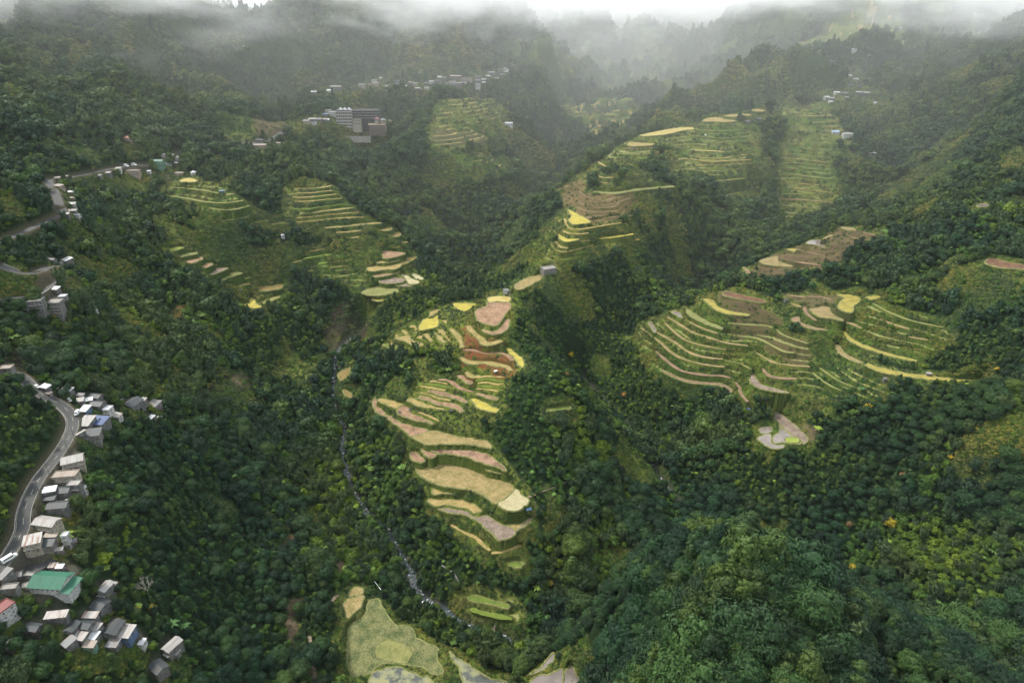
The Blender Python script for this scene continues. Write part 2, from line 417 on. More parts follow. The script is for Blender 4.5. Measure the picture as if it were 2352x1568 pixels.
TOWN = [  # (phrase, [frame x,y, width, storeys, roof])
 ('in the left straggle of the ridge village', '470,245,19,2,pale 260,295,9,1,white 410,280,8,1,white 720,225,12,2,grey 785,215,12,1,tan 835,185,8,2,white 850,210,12,3,rust 900,160,5,1,white 955,235,6,1,white'),
 ('in the middle row of the ridge village', '1065,195,13,2,grey 1072,225,10,1,white 1130,235,9,1,white 1190,205,8,3,tan 1225,215,8,2,white 1253,262,9,2,pale 1340,252,9,1,white 1335,208,6,1,white 1385,195,9,2,pale 1410,215,8,2,grey'),
 ('in the dense heart of the ridge village', '1460,150,7,1,white 1445,190,14,2,dark 1495,160,13,2,grey 1440,222,12,2,pale 1512,257,16,2,tan 1540,205,10,2,grey 1585,195,12,2,pale 1620,145,21,3,tan 1650,215,9,5,tan 1525,310,5,1,white 1600,225,9,2,dark 1720,165,22,2,grey 1700,190,9,2,dark'),
 ('at the right-hand crest of the ridge village', '1830,145,10,2,dark 1830,185,11,3,pale 1830,225,9,2,grey 1885,175,10,2,pale 1925,142,8,1,white 1900,205,12,2,white 1945,200,9,2,pale 1960,108,12,1,white 1990,135,10,2,grey 2012,165,10,2,pale 2035,95,9,1,grey 2062,130,8,2,white 2080,72,11,1,pale 2100,100,9,1,white 2045,70,12,1,dark 2112,82,6,1,pale 2080,152,7,1,white 1975,170,8,2,grey 2010,200,9,1,pale 2165,20,9,1,grey 1180,98,10,1,grey 1268,112,5,1,pale'),
 ('on the roadside just left of the big hotel', '190,570,9,1,grey 245,555,10,2,pale 255,585,8,1,white 310,555,9,1,grey 350,555,10,1,pale 385,560,7,1,white 370,505,8,1,lightblue 400,470,9,2,pale 440,490,11,2,grey 450,510,6,1,white'),
]
HOUSES = []
for line in HOUSES_TXT.strip().splitlines():
    a, size, st, yaw, roof, rc, wc, lab = [q.strip() for q in line.split('|')]
    fr, xy = a.split()
    w, d = (float(q) for q in size.split())
    k_ = {'F7': .9, 'F8': .85}.get(fr, 1.0)
    w, d = w * k_, d * k_
    HOUSES.append(dict(uv=px(fr, xy)[0], w=w, d=d, n=int(st), yaw=math.radians(float(yaw)), roof=roof, rc=rc, wc=wc, label=lab))
ORD = 'first second third fourth fifth sixth seventh eighth ninth tenth eleventh twelfth thirteenth fourteenth fifteenth sixteenth seventeenth eighteenth nineteenth twentieth twenty-first twenty-second twenty-third'.split()
_r = random.Random(5)
for phrase, txt in TOWN:
    it = []
    for q in txt.split():
        x, y, w, st, rc = q.split(',')
        it.append((float(x), float(y), float(w), int(st), rc))
    it.sort()
    for k, (x, y, w, st, rc) in enumerate(it):
        HOUSES.append(dict(uv=px('F14', '%f,%f' % (x, y))[0], w=w, d=min(w, _r.uniform(6, 9)), n=st, yaw=math.radians(_r.uniform(-14, 14)), roof=_r.choice(['gable', 'shed', 'gable', 'flat']),
                           rc=rc, wc=_r.choice(['white', 'cream', 'grey', 'concrete']), label='%s-roofed house, %s from the left %s' % (rc, ORD[k], phrase), group='houses ' + phrase))
HOUSE_UV = np.array([h['uv'] for h in HOUSES] + [px('F14', '545,560')[0], px('F14', '750,520')[0], px('F14', '860,575')[0], px('F8', '330,470')[0], px('F8', '480,620')[0], px('F8', '240,500')[0]])
HOUSE_R = [max(h['w'], h['d']) * .62 for h in HOUSES] + [16, 26, 16, 10, 15, 8]
# ------------------------------------------------------------------ rice fields: flight | kind | frame | width in m (0 = closed outline) | level tag | points
FIELDS_TXT = '''
C stub F3 0 a 1590,190 1830,190 1850,270 1790,330 1750,400 1700,460 1620,480 1500,440 1430,400 1425,300 1480,260 1560,230
C gold2 F3 0 a 1600,125 1830,120 1835,185 1590,188
C gold F3 0 - 1130,215 1180,200 1440,210 1380,260 1300,305 1230,290 1180,250
C straw F3 0 - 880,295 980,285 900,350 840,360
C gold F3 0 - 850,375 950,350 970,470 870,520 720,535 750,430 790,400
C straw F3 0 - 660,565 810,550 860,620 885,680 830,650 780,590
C straw F3 0 - 440,625 600,600 640,650 760,700 775,730 640,735 610,700 500,660
C green F3 0 - 290,705 400,715 560,745 600,760 590,780 440,770 300,730
C straw F3 0 - 910,560 960,590 1060,680 1020,685 950,640
C straw F3 5 - 1120,520 1190,590 1240,680 1260,750
C stub F3 7 - 1510,530 1580,560 1660,570 1740,540 1790,480 1820,400
C straw F3 7 - 1330,480 1370,540 1440,600 1500,650 1540,700 1640,695 1740,660
C stub F3 4 - 1250,740 1290,775 1380,780 1480,805 1600,820 1720,815 1820,850 1880,910
C gold F3 0 - 1780,770 1850,765 1930,830 2010,900 2000,990 1960,970 1900,880
C straw F3 6 - 1230,870 1330,925 1410,935 1560,935 1700,965 1800,985 1870,1040
C straw F3 5 - 1310,1050 1350,1090 1420,1110 1480,1100
C stub F3 6 - 1200,1090 1280,1130 1370,1195
C straw F3 2.5 - 1440,1125 1550,1105 1700,1110 1780,1115
C green F3 2.5 - 1420,1160 1560,1135 1680,1160 1780,1160
C straw F3 2.5 - 1450,1190 1560,1180 1680,1205 1780,1195
C green F3 2.5 - 1440,1220 1560,1230 1740,1240
C straw F3 3 - 1430,1255 1560,1262 1700,1290
C straw F3 3 - 860,1165 970,1170 1080,1200
C stub F3 4 - 960,1145 1060,1150 1140,1185 1230,1250 1400,1300
C green F3 3 - 800,1200 930,1205 1050,1240
C straw F3 3 - 740,1225 870,1245 960,1262 1050,1275
C stub F3 6 - 840,1280 940,1300 1060,1330 1180,1360 1320,1425
C straw F3 3 - 730,1305 840,1325 960,1370 1110,1400
C stub F3 8 - 720,1360 860,1390 1000,1430 1180,1480 1260,1540
C straw F3 6 - 600,1380 700,1430 800,1470 900,1480 1040,1510
C stub F3 5 - 1430,1315 1560,1350 1700,1390
C gold F3 9 - 1390,1380 1500,1460 1580,1500 1700,1530
C straw F5 3 - 850,330 930,360 1010,400
C stub F5 0 b 500,250 530,225 560,300 600,345 660,380 720,410 790,430 930,465 900,490 800,515 760,490 700,440 600,370 520,320
C straw2 F5 0 b 933,468 1060,490 1150,520 1250,530 1350,545 1400,570 1410,610 1330,590 1200,580 1060,575 930,580 860,550 805,518 902,494
C straw F5 0 c 545,230 600,230 700,260 740,275 688,300 620,280 560,255
C stub F5 0 c 690,302 742,280 785,285 795,340 880,370 970,420 900,405 800,385 700,345
C plough F5 0 - 930,600 1060,600 1200,615 1340,640 1440,690 1530,775 1430,745 1300,705 1180,665 1050,650 970,640
C stub F5 0 - 790,640 830,635 870,670 920,690 870,715 800,690
C stub F5 0 - 870,620 920,615 990,655 940,680
C straw2 F5 0 d 810,725 900,710 1000,695 1150,715 1280,750 1380,790 1480,840 1550,880 1580,910 1530,980 1480,1010 1450,1040 1380,990 1290,935 1180,915 1060,905 960,870 870,820 830,770
C pale F5 0 d 1590,915 1640,960 1690,990 1685,1030 1600,1085 1540,1080 1470,1055 1483,1012 1533,983
C straw F5 0 - 1375,745 1430,770 1500,785 1480,800 1390,780
C straw F5 0 - 975,905 1070,925 1160,945 1060,955 960,960
C straw F5 0 - 930,1000 1050,990 1200,1010 1300,1050 1330,1090 1280,1095 1180,1060 1060,1045 950,1040
C mud F5 0 e 1000,1070 1100,1070 1200,1085 1300,1130 1370,1120 1450,1170 1528,1205 1590,1240 1560,1290 1480,1310 1430,1280 1380,1220 1310,1170 1260,1140 1150,1110 1060,1095
C straw F5 0 e 1532,1190 1640,1190 1700,1150 1700,1180 1600,1235
C straw F5 3 - 1100,1190 1200,1250 1290,1290 1340,1340 1400,1390
C straw F5 3 - 1410,1410 1500,1395 1640,1350
C green F5 0 - 1520,1490 1600,1470 1660,1480 1640,1520 1580,1520
C orange F5 0 - 245,30 300,0 340,-20 310,60 260,90
C orange F5 0 - 270,165 310,170 365,215 330,225 285,200
C green F5 5 - 1830,315 1920,305 2020,295
C green F6 5 - 1500,575 1600,590 1780,640
C green F6 4 - 1520,650 1600,680 1800,720
M gold F15 0 - 1745,30 1800,55 1850,80 1905,115 1850,130 1780,128 1755,100 1775,75
M straw F15 3.5 - 1730,90 1750,145 1810,165 1950,145 2010,135 2110,120
M straw F15 4 - 1720,172 1760,190 1830,195 1890,188
M gold F15 0 - 1690,195 1740,225 1830,230 1740,250 1690,220
M straw F15 3 - 1760,262 1850,242 1900,238
M straw F15 5 - 1665,245 1700,280 1750,288
M straw F15 3 - 1670,302 1720,315 1780,305 1920,270
M green F15 3 - 1670,330 1750,330 1880,312
M gold F15 4 - 1960,225 2060,215 2190,195
M straw F15 4 - 1900,292 1980,270 2100,250 2230,230
M green F15 3 - 1680,368 1750,362 1870,335
M straw2 F15 0 - 1400,530 1480,490 1590,465 1600,480 1520,530 1440,565 1405,565
W stub F4 0 - 1810,630 1910,635 1990,650 1900,680 1820,685
W straw F4 0 - 1760,725 1830,700 1950,685 1930,705 1830,725
W straw F4 0 - 1690,760 1800,740 1960,695 1960,740 1920,772 1800,782 1715,792
W orange F4 0 - 1968,695 2080,675 2040,710 1975,735
W stub F4 0 - 1730,815 1850,798 1940,795 1850,822 1760,838
W mud F4 0 - 1790,850 1900,840 1985,858 1950,882 1860,890 1790,880
W pale F4 0 - 1910,815 1980,815 2050,850 2110,875 2070,895 2020,890 1990,850
W pale F4 0 - 2030,805 2080,815 2140,845 2110,860 2060,840
W mud F4 0 - 1870,892 1980,874 2015,895 2060,902 2000,915
W olive F4 0 - 1640,960 1700,930 1800,905 1880,908 1940,950 1850,975 1740,988
W gold F4 0 - 1720,1005 1850,985 1860,1010 1770,1030
W straw F4 3.5 - 1110,132 1220,130 1330,122 1400,108
W straw F4 3 - 1110,168 1250,165 1330,155 1410,145
W straw F4 3.5 - 1090,198 1180,202 1330,188 1440,176
W straw F4 3 - 1110,235 1250,230 1380,216 1480,210
W green F4 3 - 1080,290 1200,297 1300,280 1440,262 1500,255
W straw F4 5 - 1150,330 1260,318 1380,305 1500,292 1575,285
W straw F4 4 - 1120,365 1300,347 1450,332 1620,320
W straw F4 3.5 - 1120,400 1300,382 1450,367 1660,358
W straw F4 5 - 1350,442 1500,432 1650,415 1800,405
W straw F4 3 - 1440,482 1550,475 1640,463
W straw F4 3 - 1550,525 1620,515
W straw F4 0 - 1790,465 1850,440 1890,455 1840,467
W orange F4 0 - 1880,515 1920,480 1950,490 1940,512
W straw F4 4 - 1920,562 2010,558
S olive F4 3.5 - 100,120 250,130 400,148 500,170
S olive F4 6 - 560,182 620,172
S olive F4 4 - 80,182 250,210 400,237 560,245 700,225
S olive F4 3 - 350,255 450,290 600,300 750,270
S olive F4 3 - 530,388 650,370 750,350
S olive F4 3 - 750,402 900,385
S olive F4 3 - 830,428 950,412 1030,400
S gold2 F4 0 - 190,70 260,45 330,65 310,80 230,80
V lime F4 0 - 110,610 200,595 220,605 140,630
V olive F4 7 - 190,675 260,655 330,645
V stub F4 0 - 220,720 290,695 350,675 380,690 300,725
V stub F4 0 - 345,752 400,725 460,735 390,762
V mud F4 0 - 405,800 470,768 580,765 500,800 440,818
V olive F4 0 - 480,840 590,805 690,805 600,835 520,865
V olive F4 3 - 620,880 700,852 750,840
V straw F4 4 - 640,915 700,897 750,890
V orange F4 0 - 825,945 830,915 920,905 1000,890 1020,905 990,930 880,950
V gold F4 0 - 670,1060 740,1045 760,1005 790,1010 800,1045 840,1075 780,1085
V lime F4 3 - 1180,690 1300,668 1440,645
V lime F4 2.5 - 1300,730 1430,710
V orange F4 2.5 - 1220,635 1300,620 1400,590
V olive F4 3.5 - 1430,838 1560,818 1640,795
V orange F4 3 - 1390,762 1580,735
V straw F4 3 - 1090,722 1200,692
B gold2 F2 0 - 700,290 800,265 960,235 1110,225 1170,240 1050,250 940,275 800,292
B straw F2 0 - 605,365 640,340 750,348 860,352 800,365 700,372
B straw F2 0 - 1190,180 1230,155 1320,150 1450,175 1380,185 1270,182
B straw F2 0 - 1360,135 1440,125 1540,122 1570,130 1480,145 1400,142
B straw F2 0 - 1570,95 1620,82 1680,98 1640,105
B gold2 F2 0 - 1640,55 1700,50 1740,60 1690,67
B gold2 F2 7 - 1100,398 1200,405 1360,413
B olive F2 9 - 350,722 500,735 700,705 870,690 970,682
B straw F2 3.5 - 500,425 620,434 780,426 930,408
B lime F2 3 - 480,462 640,465 920,452
B straw F2 3 - 570,384 700,388 880,375
B olive F2 3 - 1130,202 1300,207 1480,198
B olive F2 3 - 1140,248 1330,252 1490,245
B olive F2 3 - 1130,292 1330,310 1600,292
B olive F2 3 - 970,365 1100,355 1260,367
B olive F2 3 - 1180,335 1300,345 1560,330
B straw F2 4 - 1090,440 1200,460 1350,465 1430,447 1560,435
B straw F2 4 - 960,470 1100,472 1250,490 1430,482 1570,476
B straw F2 4 - 1090,503 1200,517 1400,512 1580,500
B olive F2 3 - 950,562 1060,548 1200,565
B olive F2 3 - 1120,598 1250,596 1350,590
B straw F2 3.5 - 360,595 430,615 520,612
B straw F2 3 - 290,608 400,650 480,660
B straw F2 3 - 380,490 440,525 530,528
B earth F2 3 - 230,720 310,772 440,800
B earth F2 3 - 320,832 450,826 520,815
B earth F2 3 - 300,960 450,932 650,910
B olive F2 4 - 1100,650 1300,640 1520,620
B olive F2 3 - 1310,782 1440,735 1600,710
N earth F2 3.5 - 1850,62 2000,66 2130,60
N straw F2 4 - 1840,132 2000,138 2190,132
N straw F2 3.5 - 2030,187 2130,182 2240,175
N straw F2 4 - 2080,215 2170,218 2260,215
N olive F2 3 - 1850,250 1980,258 2100,265
N olive F2 3 - 2000,342 2130,350 2260,355
N olive F2 3 - 1980,392 2100,400 2200,392
N olive F2 3 - 1800,428 1950,435 2150,460
N straw F2 3 - 1790,460 1900,468 2150,495
N olive F2 3 - 1800,498 1980,505 2130,520
N olive F2 3 - 1980,545 2140,552
N straw F2 3 - 1800,540 1940,545
N olive F2 3 - 1810,578 1900,590 2100,620
N olive F2 3 - 1800,622 1950,626 2130,645
N straw F2 3 - 1940,662 2100,672
N straw F2 3.5 - 1900,692 2050,715 2200,730
N olive F2 3 - 1800,740 1980,745
N stub F2 4 - 1790,782 2000,788 2250,815
N olive F2 3 - 1800,828 1980,845 2200,868
N olive F2 3 - 1800,882 1970,900
R gold F1 0 - 440,120 500,130 520,165 600,195 700,210 690,222 600,214 520,192 460,150
R soil F1 0 - 560,75 640,90 720,110 800,130 790,145 700,130 620,115 555,100
R water F1 0 - 245,195 290,200 315,235 270,217
R water F1 0 - 108,272 125,258 155,310 140,316
R olive F1 0 - 330,180 380,205 440,245 545,290 535,300 440,266 350,218
R straw F1 4 - 220,228 300,278 370,320 460,350 580,385 700,400
R straw F1 3.5 - 205,265 300,350 400,392 570,425
R straw F1 4 - 150,318 260,378 350,440 450,470 550,480
R straw F1 3.5 - 60,292 170,375 250,445 350,492 500,522 560,525
R stub F1 4 - 150,432 220,495 310,552 450,576 540,580 600,595
R stub F1 4.5 - 185,547 300,600 400,620 520,630 580,650 600,680
R olive F1 3.5 - 580,264 680,273 800,280 850,292
R olive F1 3 - 865,300 910,335 980,362 1060,388
R olive F1 3.5 - 530,324 650,342 760,358 850,402 920,436 980,442
R straw F1 3 - 350,258 430,297 520,328
R straw F1 3.5 - 700,412 800,472 860,502 960,518 1070,525
R olive F1 2.5 - 560,487 650,507 720,540
R stub F1 4 - 785,537 830,580 900,595 990,596
R mud F1 0 - 712,570 740,570 755,608 800,638 870,658 950,680 880,678 780,658 720,628
R stub F1 3 - 625,617 650,650 660,690 700,735
R stub F1 0 - 960,240 1000,225 1020,260 1080,285 1180,308 1080,300 990,265
R straw F1 0 - 1075,180 1180,170 1200,210 1270,250 1200,238 1120,225
R stub F1 4 - 1035,165 1050,205 1110,252
R straw F1 4 - 1290,260 1330,272 1380,297
R gold F1 0 - 1235,95 1300,95 1370,110 1375,130 1340,160 1320,205 1250,180 1240,150 1275,115
R stub F1 3 - 920,102 1000,106 1050,112
R straw F1 4 - 955,147 1020,168
R stub F1 3 - 1060,108 1140,110 1200,128
R gold F1 8 - 1420,118 1490,107
R olive F1 3 - 1450,147 1550,202 1700,256 1900,295
R straw F1 4 - 1490,242 1580,276 1670,302
R straw F1 3 - 1660,347 1780,366
R gold F1 5.5 - 1260,310 1330,372 1430,417 1560,457 1710,492
R straw F1 7 - 1230,395 1270,450 1350,490 1390,505
R gold F1 9 - 1410,512 1500,545 1650,575 1800,592 1960,610 2110,622
R olive F1 2.5 - 1130,532 1230,602 1340,650
R olive F1 2.5 - 1065,545 1170,625 1260,670
R straw F9 0 - 480,435 580,410 590,440 680,470 600,468 520,457
R stub F9 5 - 390,472 430,515 500,532 600,540
R gold F9 0 - 640,370 700,370 745,393 690,390
R water F9 0 - 750,330 800,315 830,318 850,362 810,347 770,342
R stub F9 4 - 680,442 760,452 850,466
R stub F9 2.5 - 690,372 800,397 900,412
R straw F9 0 - 950,247 1000,247 1060,270 1000,264
R straw F9 3.5 - 1000,302 1070,315 1140,322
R stub F9 3 - 1070,275 1150,290
R straw F9 3 - 840,312 900,290 960,306
R soil F9 0 - 1770,450 1800,420 1900,445 2000,462 2000,482 1850,474
R water F9 0 - 1720,115 1780,110 1785,130 1730,128
O water F9 0 f 585,1372 620,1400 660,1430 712,1465 700,1478 620,1476 560,1476 552,1440 592,1410
O water F9 0 f 470,1452 538,1425 545,1450 552,1480 620,1490 600,1505 545,1505
O water F9 0 f 480,1388 550,1385 545,1412 500,1425 478,1412
O mud F9 0 f 540,1300 600,1310 680,1375 760,1450 730,1480 718,1462 660,1425 600,1375 560,1340
O lime F9 0 g 630,1448 690,1448 705,1468 640,1472
D olive F6 0 j 915,880 1000,865 1060,890 1110,925 1120,960 1080,1010 1000,1010 930,990 890,960
D straw2 F6 0 - 690,545 740,500 785,520 775,548 700,570
D oliv2 F6 0 k 835,600 905,590 920,640 970,700 1010,760 1090,765 1140,820 1150,850 1220,890 1300,920 1290,960 1330,1080 1280,1105 1200,1060 1100,1030 980,1015 880,1050 820,1110 700,1120 680,1000 680,850 720,760 800,700
D pond F6 0 - 850,1095 930,1052 1000,1042 1090,1060 1160,1100 1240,1120 1290,1260 830,1260
D straw2 F6 0 - 650,620 700,580 790,560 800,600 770,650 690,720 670,680
D pond F6 0 - 1380,940 1450,990 1540,1060 1640,1110 1760,1140 1780,1230 1500,1230 1450,1080
D water F6 0 h 1910,1092 2000,1040 2060,965 2090,955 2090,1010 2010,1070
D water F6 0 i 1920,1132 2080,1082 2150,1062 2130,1200 1980,1220
D water F6 0 i 2168,1060 2200,1030 2250,1100 2280,1220 2150,1220
D pond F16 0 - 2105,975 2352,1018 2500,1040 2500,1160 2150,1085
'''
KINDS_ALB = {  # base colour, second colour
 'stub': ((.326, .209, .135), (.186, .116, .074)), 'straw': ((.353, .260, .112), (.219, .186, .065)), 'straw2': ((.307, .233, .112), (.186, .158, .060)),
 'gold': ((.372, .307, .065), (.233, .209, .051)), 'gold2': ((.391, .312, .121), (.288, .233, .084)), 'green': ((.121, .158, .028), (.074, .112, .023)),
 'olive': ((.195, .191, .074), (.121, .135, .047)), 'dull': ((.251, .186, .098), (.153, .130, .056)), 'dullgold': ((.288, .237, .060), (.186, .167, .047)), 'dullstub': ((.233, .153, .102), (.140, .093, .065)), 'oliv2': ((.177, .177, .079), (.070, .093, .035)), 'orange': ((.233, .167, .065), (.158, .130, .047)),
 'mud': ((.251, .195, .158), (.149, .116, .093)), 'pale': ((.353, .316, .195), (.279, .242, .140)), 'plough': ((.335, .214, .149), (.130, .079, .051)),
 'earth': ((.195, .140, .084), (.112, .084, .047)), 'soil': ((.186, .102, .065), (.093, .056, .037)), 'lime': ((.223, .260, .056), (.149, .195, .037)),
 'water': ((.149, .121, .102), (.149, .121, .102)), 'pond': ((.140, .140, .084), (.093, .102, .065))}
def catmull(pts, closed, n):
    P = np.asarray(pts, float)
    m = len(P)
    if m < 3 and not closed:
        t = np.linspace(0, 1, n * 2)[:, None]
        return P[0] * (1 - t) + P[-1] * t
    out = []
    segs = m if closed else m - 1
    for i in range(segs):
        if closed:
            a, b, c, d = P[(i - 1) % m], P[i], P[(i + 1) % m], P[(i + 2) % m]
        else:
            a, b, c, d = P[max(i - 1, 0)], P[i], P[i + 1], P[min(i + 2, m - 1)]
        for k in range(n):
            t = k / n
            out.append(0.5 * (2 * b + (c - a) * t + (2 * a - 5 * b + 4 * c - d) * t * t + (3 * b - 3 * c + d - a) * t ** 3))
    if not closed:
        out.append(P[-1])
    return np.array(out)
def poly_sdf(X, Y, P, closed=True):
    """signed distance to a closed outline (negative inside), or distance to an open line"""
    d = np.full(X.shape, 1e18)
    inside = np.zeros(X.shape, bool)
    n = len(P)
    for i in range(n if closed else n - 1):
        ax, ay = P[i]; bx, by = P[(i + 1) % n]
        ex, ey = bx - ax, by - ay
        L = ex * ex + ey * ey + 1e-9
        t = np.clip(((X - ax) * ex + (Y - ay) * ey) / L, 0, 1)
        d = np.minimum(d, (X - ax - t * ex) ** 2 + (Y - ay - t * ey) ** 2)
        if closed:
            c = ((ay > Y) != (by > Y)) & (X < (bx - ax) * (Y - ay) / (by - ay + 1e-12) + ax)
            inside ^= c
    d = np.sqrt(d)
    return np.where(inside, -d, d) if closed else d
def block(P, m):
    x0, y0 = P.min(0) - m; x1, y1 = P.max(0) + m
    r0, r1 = np.searchsorted(GY, [y0, y1])
    r0, r1 = max(r0 - 1, 0), min(r1 + 1, NR)
    if r1 <= r0: return None
    w0, w1 = half_w(max(y0, GY[0])), half_w(y1)
    lo = min(x0 / w0, x0 / w1); hi = max(x1 / w0, x1 / w1)
    c0 = int(np.clip((lo + 1) / 2 * (NC - 1) - 1, 0, NC - 1)); c1 = int(np.clip((hi + 1) / 2 * (NC - 1) + 2, 0, NC))
    if c1 <= c0: return None
    return slice(r0, r1), slice(c0, c1)

fields = []
for line in FIELDS_TXT.strip().splitlines():
    fl, kind, fr, w, lv, pts = line.split(None, 5)
    if fl == 'R': kind = {'straw': 'dull', 'gold': 'dullgold', 'stub': 'dullstub'}.get(kind, kind)
    fields.append(dict(fl=fl, kind=kind, uv=px(fr, pts), w=float(w), lv=lv))

m0 = rbf_fit(ctrl, 3.0)
H1 = coarse(m0, 5)
for it in range(4):
    levels = {}
    for f in fields:
        q = f['uv'] if f['w'] else f['uv'][:: max(1, len(f['uv']) // 7)]
        c = q if f['w'] else np.vstack([q, f['uv'].mean(0)])
        f['d0'] = float(np.mean(hit(H1, c)[:, 2]))
        if f['lv'] != '-':
            levels.setdefault(f['lv'], []).append(f['d0'])
    extra = []
    for f in fields:
        f['z'] = f['d0'] if f['lv'] == '-' else float(np.mean(levels[f['lv']]))
        if f['lv'] == 'g': f['z'] = float(np.mean(levels['f'])) + 0.3
        if f['lv'] == 'j': f['z'] = float(np.mean(levels['k'])) + 0.1      # the seed-bed sits a hand above the pond
        xy = on_level(f['uv'], f['z'])
        if f['w']:
            line = catmull(xy, False, 6)
            if it == 3:
                tn = np.gradient(line, axis=0); tn /= np.linalg.norm(tn, axis=1)[:, None] + 1e-9
                nr = np.stack([-tn[:, 1], tn[:, 0]], 1)
                s_ = np.linspace(0, 1, len(line))
                wv = f['w'] * 0.5 * (0.55 + 0.45 * np.sin(np.pi * np.clip(s_, 0.04, 0.96)) ** 0.5) * (1 + 0.35 * fbm(line[:, 0] / 9, line[:, 1] / 9, 2, 5))
                f['out'] = np.vstack([line + nr * wv[:, None], (line - nr * wv[:, None])[::-1]])
            sel = line[:: max(1, len(line) // 5)]
        else:
            if it == 3:
                o = catmull(xy, True, 5)
                f['out'] = o + np.stack([fbm(o[:, 0] / 5, o[:, 1] / 5, 2, 8), fbm(o[:, 0] / 5, o[:, 1] / 5, 2, 18)], 1) * 1.0
            sel = np.vstack([xy[:: max(1, len(xy) // 5)], xy.mean(0)])
        if it == 3: f['ctr'] = f['out'].mean(0)
        extra += [(a, b, f['z']) for a, b in sel]
    # thin the extra points so none nearly coincide, then drop the first-guess points that crowd them
    keep = []
    for p in extra:
        if all((p[0] - q[0]) ** 2 + (p[1] - q[1]) ** 2 > 36 for q in keep[-400:]):
            keep.append(p)
    keep = np.array(keep)
    dmin = np.array([np.min((keep[:, 0] - p[0]) ** 2 + (keep[:, 1] - p[1]) ** 2) for p in ctrl])
    m1 = rbf_fit(np.vstack([ctrl[dmin > 12 ** 2], keep]), 12.0 if it < 3 else 9.0)
    H1 = coarse(m1, 4 if it == 3 else 6)
# ------------------------------------------------------------------ roads and streams as lines
def line_px(*parts):
    return np.vstack([px(f, s) for f, s in parts])
ROADS = [
 ('near', 6.9, line_px(('F7', '60,225 200,270 330,385 450,470 530,510 620,570 680,640 700,700 690,780 650,870 600,950 540,1040 460,1140 380,1240 310,1360 262,1480 235,1560'),
                       ('F8', '215,80 210,140 175,240 110,350 40,460 -60,570'))),
 ('bend', 7.4, line_px(('F13', '-60,930 60,900 200,900 285,850 350,790 395,735 372,700 315,700 250,730 150,740 0,680'))),
 ('far', 7.5, line_px(('F13', '-80,560 80,495 200,440 300,390 390,350 420,330 400,280 380,220 350,160 325,115 345,100 400,92 470,88'),
                      ('F10', '620,1165 760,1130 900,1110 1000,1110 1110,1080 1200,1020 1400,985 1560,960 1720,960 1800,950 1860,910 1920,870 1940,850'))),
]
STREAMS = [
 ('stream', 3.0, 7.6, [(830,760,323),(780,800,329),(770,850,337),(765,905,345),(774,950,351),(792,985,355.5),(786,1030,360),(800,1100,365.5),(822,1150,370.5),(850,1182,373.5),(885,1210,376),
   (905,1245,378),(930,1290,380),(945,1315,381),(952,1345,382),(985,1385,383.5),(1020,1400,384.5),(1060,1430,386),(1110,1450,387),(1160,1465,388),(1195,1478,388.5)], [(60,345,60),(150,372,56),(250,388,53)]),
 ('stream', 2.6, 4, [(1330,860,359),(1440,980,376),(1520,1100,384),(1620,1230,393),(1800,1330,396),(2000,1400,398),(2130,1465,399.5),(2230,1490,401),(2300,1503,402),(2370,1520,403)], [(430, 330, 45)]),
]
def taper(n):
    return np.linspace(0, 1, n)
for_roads = []
for name, w, uv in ROADS:
    p = hit(H1, uv)
    p = catmull(p, False, 6)
    for _ in range(25):
        p[1:-1, 2] = (p[:-2, 2] + 2 * p[1:-1, 2] + p[2:, 2]) / 4
    for_roads.append((name, w, p))
for_streams = []
for name, w0, w1, up, tail in STREAMS:
    a = np.array([[*on_level(np.array([[u, v]]), CAMZ - d)[0], CAMZ - d] for u, v, d in up] + [list(q) for q in tail], float)
    a = catmull(a, False, 6)
    a[:, 2] = np.minimum.accumulate(a[:, 2])
    for_streams.append((name, w0 + (w1 - w0) * taper(len(a)), a))

# ------------------------------------------------------------------ relief noise, kept off the fields, roads and streams
hard = [f['out'][::3] for f in fields] + [p[::3, :2] for _, _, p in for_roads] + [p[::3, :2] for _, _, p in for_streams]
hard = np.vstack(hard)
HOUSE_XY = hit(H1, HOUSE_UV)[:, :2]
for fr_q, s_q in (('F11', '900,700 1000,680 1100,660 1230,660 1300,720 1330,800 1250,880 1150,920 1000,940 880,930 860,850 870,770 1000,800 1150,800 1080,740 1200,760 1080,880'),
                  ('F11', '1050,1080 1150,1100 1250,1080 1350,1080 1330,1150 1200,1170 1110,1160'), ('F11', '1750,710 1880,690 2000,660 2150,660 2350,700 2400,730 2200,780 2100,740 1950,760 2050,840 1950,860 1850,760'),
                  ('F12', '1180,140 1300,180 1420,200 1460,300 1350,330 1200,300 1050,280 900,280 850,300 1250,250 1100,220')):
    hard = np.vstack([hard, hit(H1, px(fr_q, s_q))[:, :2]])
hard = np.vstack([hard, HOUSE_XY])
ri = np.unique(np.concatenate([np.arange(0, NR, 6), [NR - 1]])); ci = np.unique(np.concatenate([np.arange(0, NC, 6), [NC - 1]]))
Xc, Yc = XX[np.ix_(ri, ci)], YY[np.ix_(ri, ci)]
dd = np.empty(Xc.size)
hx, hy = hard[:, 0].astype(np.float32), hard[:, 1].astype(np.float32)
xc, yc = Xc.ravel().astype(np.float32), Yc.ravel().astype(np.float32)
for i in range(0, len(xc), 4000):
    dd[i:i + 4000] = np.sqrt(((xc[i:i + 4000, None] - hx) ** 2 + (yc[i:i + 4000, None] - hy) ** 2).min(1))
dd = dd.reshape(Xc.shape)
tmp = np.array([np.interp(np.arange(NC), ci, dd[i]) for i in range(len(ri))])
k0 = np.clip(np.searchsorted(ri, np.arange(NR), 'right') - 1, 0, len(ri) - 2)
ff = ((np.arange(NR) - ri[k0]) / (ri[k0 + 1] - ri[k0]))[:, None]
DH = tmp[k0] * (1 - ff) + tmp[k0 + 1] * ff
